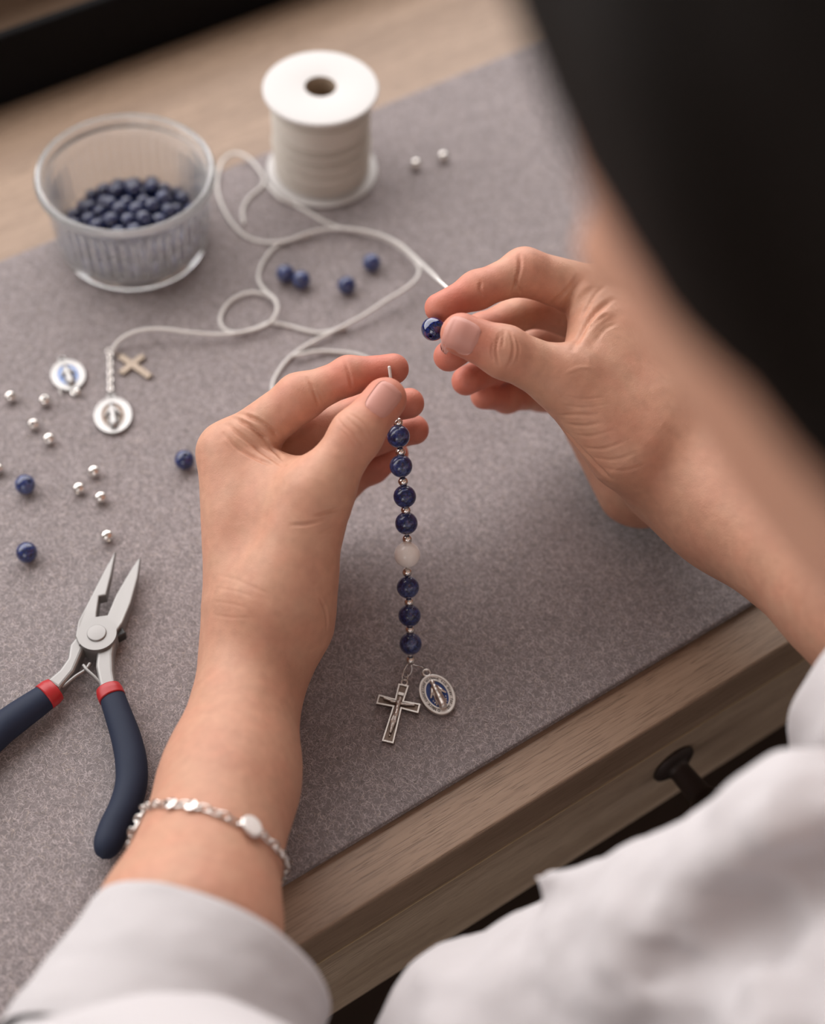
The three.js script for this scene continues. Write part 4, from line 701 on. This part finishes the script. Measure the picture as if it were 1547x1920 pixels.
function headField(x, y, z) {
  const [d, f, s] = toHead(x, y, z);
  let h = ell(d, f, s, 0.12, 0.085, 0.068);
  for (const b of headBones) h = smin(h, capsule(b, d, f, s), 0.009);
  for (const b of headBall) h = smin(h, Math.hypot(d - b[0], f - b[1], s - b[2]) - b[3], 0.006);
  for (const q of [-1, 1]) h = smin(h, ell(d - 0.018, f + 0.030, s - q * 0.064, 0.028, 0.016, 0.005), 0.004);   // ears
  return h;
}
const neckA = [...H3(0.06, -0.035, 0), 0.052], neckB = [0.21, 0.985, 0.03, 0.062], chest = [0.205, 0.86, 0.03, 0.085], belly = [0.21, 0.62, 0.12, 0.11], shL = [0.05, 0.955, 0.075, 0.055], shR = [0.36, 0.93, 0.04, 0.055];
const elbL = [0.0076, 0.8114, -0.1211, 0.03], elbR = [0.2724, 0.8473, -0.0739, 0.03];
const trunk = [bone(neckA, neckB), bone(neckB, chest), bone(chest, belly), bone(neckB, shL), bone(neckB, shR), bone(shL, elbL), bone(shR, elbR), bone(armEnd.L, elbL), bone(armEnd.R, elbR), bone(belly, [0.21, 0.5, 0.2, 0.13])];
const torsoField = (x, y, z) => { let h = headField(x, y, z); for (let i = 0; i < trunk.length; i++) h = smin(h, capsule(trunk[i], x, y, z), 0.02); return h; };
const trunkSkin = tint(surface(torsoField, [-0.12, 0.35, -0.3], [0.52, 1.28, 0.36], 0.0045), []);
const body = mesh('body', mergeGeometries([handL, handR, trunkSkin]), M.skin, person);

// nails: thin curved plates that follow the flesh
function nailPlate(field, c, tip, width, len, out) {
  const C0 = V3(c), ax = V3(tip).sub(C0), nrm = V3(out).normalize(); ax.addScaledVector(nrm, -ax.dot(nrm)).normalize();
  const sd = new THREE.Vector3().crossVectors(nrm, ax), nu = 28, nvv = 22, pos = [], ix = [];
  for (const layer of [1, 0]) for (let i = 0; i <= nu; i++) for (let j = 0; j <= nvv; j++) {
    const u = i / nu * 2 - 1, v = j / nvv * 2 - 1, rr = Math.pow(Math.pow(Math.abs(u), 3.2) + 1e-9, 1 / 3.2), half = width / 2 * Math.pow(Math.max(0, 1 - Math.pow(Math.abs(u), 4)), 0.28) * lerp(0.9, 1, (u + 1) / 2);
    const q = C0.clone().addScaledVector(ax, u * len / 2).addScaledVector(sd, v * half);
    let s = 0.014; for (let k = 0; k < 60; k++) { const h = field(q.x + nrm.x * s, q.y + nrm.y * s, q.z + nrm.z * s); if (h < 1e-5 || s < -0.012) break; s -= h * 0.7; }
    const edge = Math.max(Math.abs(v), u < 0 ? Math.abs(u) : Math.abs(u) * 0.6), lift = layer ? lerp(0.00045, 0.00008, smooth(0.72, 1, edge)) + (u > 0.7 ? 0.0002 : 0) : -0.0007;
    pos.push(...q.addScaledVector(nrm, s + lift).toArray());
  }
  const row = nvv + 1, lay = (nu + 1) * row;
  for (let i = 0; i < nu; i++) for (let j = 0; j < nvv; j++) { const a = i * row + j; ix.push(a, a + row, a + 1, a + 1, a + row, a + row + 1); ix.push(lay + a, lay + a + 1, lay + a + row, lay + a + 1, lay + a + row + 1, lay + a + row); }
  for (let i = 0; i < nu; i++) for (const j of [0, nvv]) { const a = i * row + j, b = a + row; ix.push(a, lay + a, b, b, lay + a, lay + b); }
  for (let j = 0; j < nvv; j++) for (const i of [0, nu]) { const a = i * row + j, b = a + 1; ix.push(a, lay + a, b, b, lay + a, lay + b); }
  const g = new THREE.BufferGeometry(); g.setAttribute('position', new THREE.BufferAttribute(new Float32Array(pos), 3)); g.setIndex(ix); g.computeVertexNormals(); return g;
}
mesh('thumbnail', nailPlate(leftArm, [0.1909, 0.844, -0.2791], [0.1968, 0.8447, -0.2817], 0.0096, 0.0118, [-0.2698, 0.8549, 0.4431]), M.nail, person);
mesh('thumbnail', nailPlate(rightArm, [0.2215, 0.856, -0.2802], [0.2191, 0.8549, -0.2857], 0.0112, 0.0118, [-0.3021, 0.8646, 0.4016]), M.nail, person);

// ---------------------------------------------------------------- blouse
const outward = (g) => { g.computeVertexNormals(); return g; };
function sleeve(path, radii, ref, seg, rows, wave, thick = 0.0012, flat = 1) { // cloth tube, open at its first end, with an inside
  const c = new THREE.CatmullRomCurve3(path.map(V3), false, 'centripetal'), pos = [], ix = [], R0 = V3(ref), lay = [];
  const ring = (t, off, tt) => { const p = c.getPoint(t), d = c.getTangent(t), s = new THREE.Vector3().crossVectors(d, R0).normalize(), u = new THREE.Vector3().crossVectors(s, d), k = t * (radii.length - 1), a = Math.min(Math.floor(k), radii.length - 2), r = lerp(radii[a], radii[a + 1], smooth(0, 1, k - a)) + off;
    for (let j = 0; j < seg; j++) { const w = j / seg * 6.28318, q = r + wave(w, tt); pos.push(p.x + s.x * Math.cos(w) * q + u.x * Math.sin(w) * q * flat, p.y + s.y * Math.cos(w) * q + u.y * Math.sin(w) * q * flat, p.z + s.z * Math.cos(w) * q + u.z * Math.sin(w) * q * flat); } };
  let n = 0;
  for (let i = rows; i >= 1; i--) { ring(i / rows * 0.5, -thick, i / rows * 0.5); n++; }       // inside
  for (const [o, t] of [[-thick, 0.001], [-thick * 0.5, -0.0], [0, 0.001]]) { ring(Math.max(t, 0), o, 0); n++; }
  for (let i = 1; i <= rows; i++) { ring(i / rows, 0, i / rows); n++; }                          // outside
  for (let i = 0; i + 1 < n; i++) for (let j = 0; j < seg; j++) { const a = i * seg + j, b = i * seg + (j + 1) % seg; ix.push(a, b, a + seg, b, b + seg, a + seg); }
  const g = new THREE.BufferGeometry(), uv = []; for (let i = 0; i < n; i++) for (let j = 0; j < seg; j++) uv.push(j / seg * 0.22, i / n * 0.12);
  g.setAttribute('position', new THREE.BufferAttribute(new Float32Array(pos), 3)); g.setAttribute('uv', new THREE.BufferAttribute(new Float32Array(uv), 2)); g.setIndex(ix); g.computeVertexNormals(); return g;
}
const c0 = V3([0.05629, 0.80185, -0.16205]), c1 = V3([0.02401, 0.80805, -0.13824]), ax0 = c1.clone().sub(c0).normalize(), el = V3(elbL), shl = V3(shL), shr = V3(shR);
const along0 = (d) => c0.clone().addScaledVector(ax0, d).toArray();
const soft = (a, b, k) => (w, t) => a * (fbm(Math.cos(w) * 1.4 + k, Math.sin(w) * 1.4, t * b + k, 3) - 0.5);
const blouseParts = [];
const trunkCloth = [
  [[0.1173, 0.7854, -0.0943, 0.04], [0.1396, 0.8019, -0.0906, 0.034]], [[0.1396, 0.8019, -0.0906, 0.034], [0.1555, 0.8263, -0.0822, 0.033]], [[0.1555, 0.8263, -0.0822, 0.033], [0.1808, 0.8697, -0.0835, 0.0225]], [[0.1808, 0.8697, -0.0835, 0.0225], [0.1846, 0.8768, -0.082, 0.023]],
  [[0.14, 0.8283, -0.1256, 0.0016], [0.1491, 0.8345, -0.1105, 0.006]], [[0.14, 0.8283, -0.1256, 0.0016], [0.1387, 0.8249, -0.1127, 0.007]],
].map(([a, b]) => bone(a, b));
const clothTrunk = [bone([chest[0], chest[1], chest[2], 0.098], [belly[0], belly[1], belly[2], 0.125]), bone([neckB[0], neckB[1] - 0.03, neckB[2] + 0.01, 0.07], [chest[0], chest[1], chest[2], 0.098]), bone([0.16, 0.93, 0.05, 0.068], [...shL.slice(0, 3), 0.066]), bone([0.26, 0.92, 0.05, 0.068], [...shR.slice(0, 3), 0.066]), bone(belly.map((v, i) => i === 3 ? 0.125 : v), [0.21, 0.5, 0.2, 0.145])];
const clothDip = [[[0.1759, 0.8949, -0.0687, 0.006], [0.1582, 0.8785, -0.0712, 0.006]], [[0.1582, 0.8785, -0.0712, 0.006], [0.1394, 0.8569, -0.0784, 0.003]], [[0.1619, 0.9002, -0.0651, 0.007], [0.144, 0.893, -0.0457, 0.009]]].map(([a, b]) => bone(a, b));
const clothField = (x, y, z) => { let h = 1; for (const b of trunkCloth) h = smin(h, capsule(b, x, y, z), 0.008); for (const b of clothTrunk) h = smin(h, capsule(b, x, y, z), 0.03);
  for (const b of clothDip) h = -smin(-h, capsule(b, x, y, z), 0.012);
  return h; };
const clothFold = (x, y, z) => 0.012 * (fbm(x * 22 + 4, y * 34, z * 22, 3) - 0.5) + 0.004 * (fbm(x * 70, y * 110, z * 70, 2) - 0.5);
const trunkGeo = crease(surface((x, y, z) => clothField(x, y, z) + clothFold(x, y, z) * 1.1, [-0.16, 0.36, -0.25], [0.56, 1.12, 0.36], 0.0025), []);

const blouse = mesh('blouse', faceUV(trunkGeo), M.cotton, person);
mesh('sleeve', sleeve([along0(0.028), along0(0.06), el.clone().lerp(V3(along0(0.12)), 0.6).toArray(), el.toArray(), el.clone().lerp(shl, 0.5).toArray(), shl.toArray()], [0.033, 0.034, 0.042, 0.048, 0.055, 0.06], [0, 1, 0], 96, 90, soft(0.007, 6, 2)), M.cotton, blouse);
mesh('cuff', sleeve([along0(0), along0(0.022), along0(0.044)], [0.0368, 0.0388, 0.0418], [0, 1, 0], 120, 30, soft(0.004, 2.5, 8), 0.0022), M.cotton, blouse);
const r0 = V3([0.2622, 0.83041, -0.11362]), r1 = V3([0.25785, 0.84695, -0.07189]);
mesh('sleeve', sleeve([r0.toArray(), r0.clone().lerp(r1, 0.5).toArray(), r1.toArray(), V3(elbR).toArray(), V3(elbR).lerp(shr, 0.5).toArray(), shr.toArray()], [0.0385, 0.041, 0.044, 0.05, 0.056, 0.06], [0, 1, 0], 96, 90, soft(0.006, 6, 5)), M.cotton, blouse);
// ---------------------------------------------------------------- hair
{
  const line = [[-0.12, 0.05], [-0.07, 0.045], [-0.043, 0.0355], [-0.02, 0.0315], [0, 0.0205], [0.0125, 0.004], [0.024, 0], [0.05, -0.012], [0.2, -0.03]];   // how far forward the hair reaches at each height of the head
  const hairline = (d) => { for (let i = 1; i < line.length; i++) if (d < line[i][0]) return lerp(line[i - 1][1], line[i][1], clamp((d - line[i - 1][0]) / (line[i][0] - line[i - 1][0]), 0, 1)); return -0.03; };
  const hairField = (x, y, z) => {
    const [d, f, s] = toHead(x, y, z), strand = fbm(d * 14 + f * 6, f * 30, s * 160, 3) - 0.5, lock = fbm(d * 7, f * 40 + 3, s * 45, 2) - 0.5;
    let h = ell(d, f, s, 0.126, 0.091, 0.0735);
    h = smin(h, ell(d - 0.05, f + 0.045, s, 0.11, 0.05, 0.07), 0.02);                                    // falling to the nape
    h += 0.0034 * strand + 0.005 * lock;
    return -smin(-h, -(f - hairline(d) + 0.004 * lock), 0.005);
  };
  const g = surface(hairField, [headAt[0] - 0.19, headAt[1] - 0.19, headAt[2] - 0.19], [headAt[0] + 0.19, headAt[1] + 0.19, headAt[2] + 0.19], 0.002);
  mesh('hair', g, M.hair, person);
}

// ---------------------------------------------------------------- bracelet on the left wrist
{
  const pts = [[0.0599, 0.7956, -0.2124], [0.0622, 0.7948, -0.2151], [0.0651, 0.7926, -0.2176], [0.0673, 0.8024, -0.2124], [0.0707, 0.8088, -0.2067], [0.0746, 0.8117, -0.2016], [0.0787, 0.8124, -0.1963], [0.0825, 0.8111, -0.1909], [0.0856, 0.8086, -0.1886], [0.0885, 0.8043, -0.1851], [0.0906, 0.7985, -0.1826], [0.0924, 0.7907, -0.1821], [0.0929, 0.7858, -0.182]];
  const o = thing('bracelet', 'thin silver chain bracelet with a round white charm on the left wrist', 'bracelet');
  const axis = V3([0.055, 0.8011, -0.1729, 0.024]).sub(V3([0.123, 0.779, -0.2532, 0.0175])).normalize(), onArm = (v) => { let s = 0; for (let k = 0; k < 40; k++) { const e = 0.0002, h = leftArm(v.x, v.y, v.z) - 0.0006, g = new THREE.Vector3(leftArm(v.x + e, v.y, v.z) - leftArm(v.x - e, v.y, v.z), leftArm(v.x, v.y + e, v.z) - leftArm(v.x, v.y - e, v.z), leftArm(v.x, v.y, v.z + e) - leftArm(v.x, v.y, v.z - e)).normalize(); v.addScaledVector(g, -h * 0.8); if (Math.abs(h) < 1e-5) { v.n = g; break; } v.n = g; } return v; };
  // the hidden part runs on round the back of the wrist
  const first = V3(pts[0]), last = V3(pts[pts.length - 1]), ctr = V3([0.0809, 0.7877, -0.2024, 0.02]), back = [];
  const inPlane = (p) => p.clone().sub(ctr).addScaledVector(axis, -p.clone().sub(ctr).dot(axis));
  const a = inPlane(last), b = inPlane(first), far = a.clone().normalize().add(b.clone().normalize()).negate();
  const away = V3([0.356, -0.7986, -0.4852]).addScaledVector(axis, -V3([0.356, -0.7986, -0.4852]).dot(axis)).normalize();
  for (const t of [0.17, 0.34, 0.5, 0.66, 0.83]) { const side = a.clone().lerp(b, t).normalize().multiplyScalar(Math.abs(t - 0.5) * 2 + 0.05).addScaledVector(away, 1.2 - Math.abs(t - 0.5) * 1.6).normalize().multiplyScalar(0.024); const off = lerp(last.clone().sub(ctr).dot(axis), first.clone().sub(ctr).dot(axis), t); back.push(onArm(ctr.clone().addScaledVector(axis, off).add(side))); }
  const curve = new THREE.CatmullRomCurve3([...pts.map((p) => onArm(V3(p))), ...back], true, 'centripetal'), Ltot = curve.getLength(), n = Math.round(Ltot / 0.0030), link = new THREE.TorusGeometry(0.00118, 0.00038, 8, 18); link.scale(1.5, 0.8, 1);
  const disc = new THREE.LatheGeometry([[0, -0.0003], [0.0017, -0.0003], [0.0020, 0], [0.0017, 0.0004], [0, 0.0005]].map((p) => new THREE.Vector2(...p)), 20);
  const place = (m, t, spin, lift = 0) => { const p = onArm(curve.getPointAt(t).clone()), d = curve.getTangentAt(t), nn = p.n, y = new THREE.Vector3().crossVectors(nn, d).normalize(), z = new THREE.Vector3().crossVectors(d, y).normalize(); m.position.copy(p).addScaledVector(nn, lift); m.quaternion.setFromRotationMatrix(new THREE.Matrix4().makeBasis(d, y, z)); m.rotateX(spin); };
  const near = (p) => { let best = 9, bt = 0; for (let i = 0; i < 600; i++) { const d = curve.getPointAt(i / 600).distanceTo(p); if (d < best) { best = d; bt = i / 600; } } return bt; };
  const charmT = near(V3(pts[8])), discs = [near(V3(pts[4])), near(V3(pts[5]))];
  for (let i = 0; i < n; i++) { const t = (i + 0.5) / n; if (Math.abs(t - charmT) * Ltot < 0.0036) continue; place(mesh('chain_link', link, M.silver, o), t, i % 2 ? 1.15 : 0.15, i % 2 ? 0.0007 : 0.0002); }
  for (const t of discs) { const m = mesh('flat_bead', disc, M.silver, o); place(m, t, Math.PI / 2 + 0.1, 0.0006); }
  const charm = new THREE.LatheGeometry([[0, -0.0005], [0.0030, -0.0005], [0.0034, -0.0001], [0.0034, 0.0005], [0.0031, 0.0009], [0.0026, 0.0008], [0, 0.0010]].map((p) => new THREE.Vector2(...p)), 40);
  const cm = mesh('charm', charm, M.pearl, o); place(cm, charmT, Math.PI / 2, 0.0008); cm.userData.label = 'round white charm in a silver edge';
  mesh('charm_edge', new THREE.TorusGeometry(0.0034, 0.00035, 8, 40).rotateX(Math.PI / 2), M.silver, cm);
}

renderer.render(scene, camera);
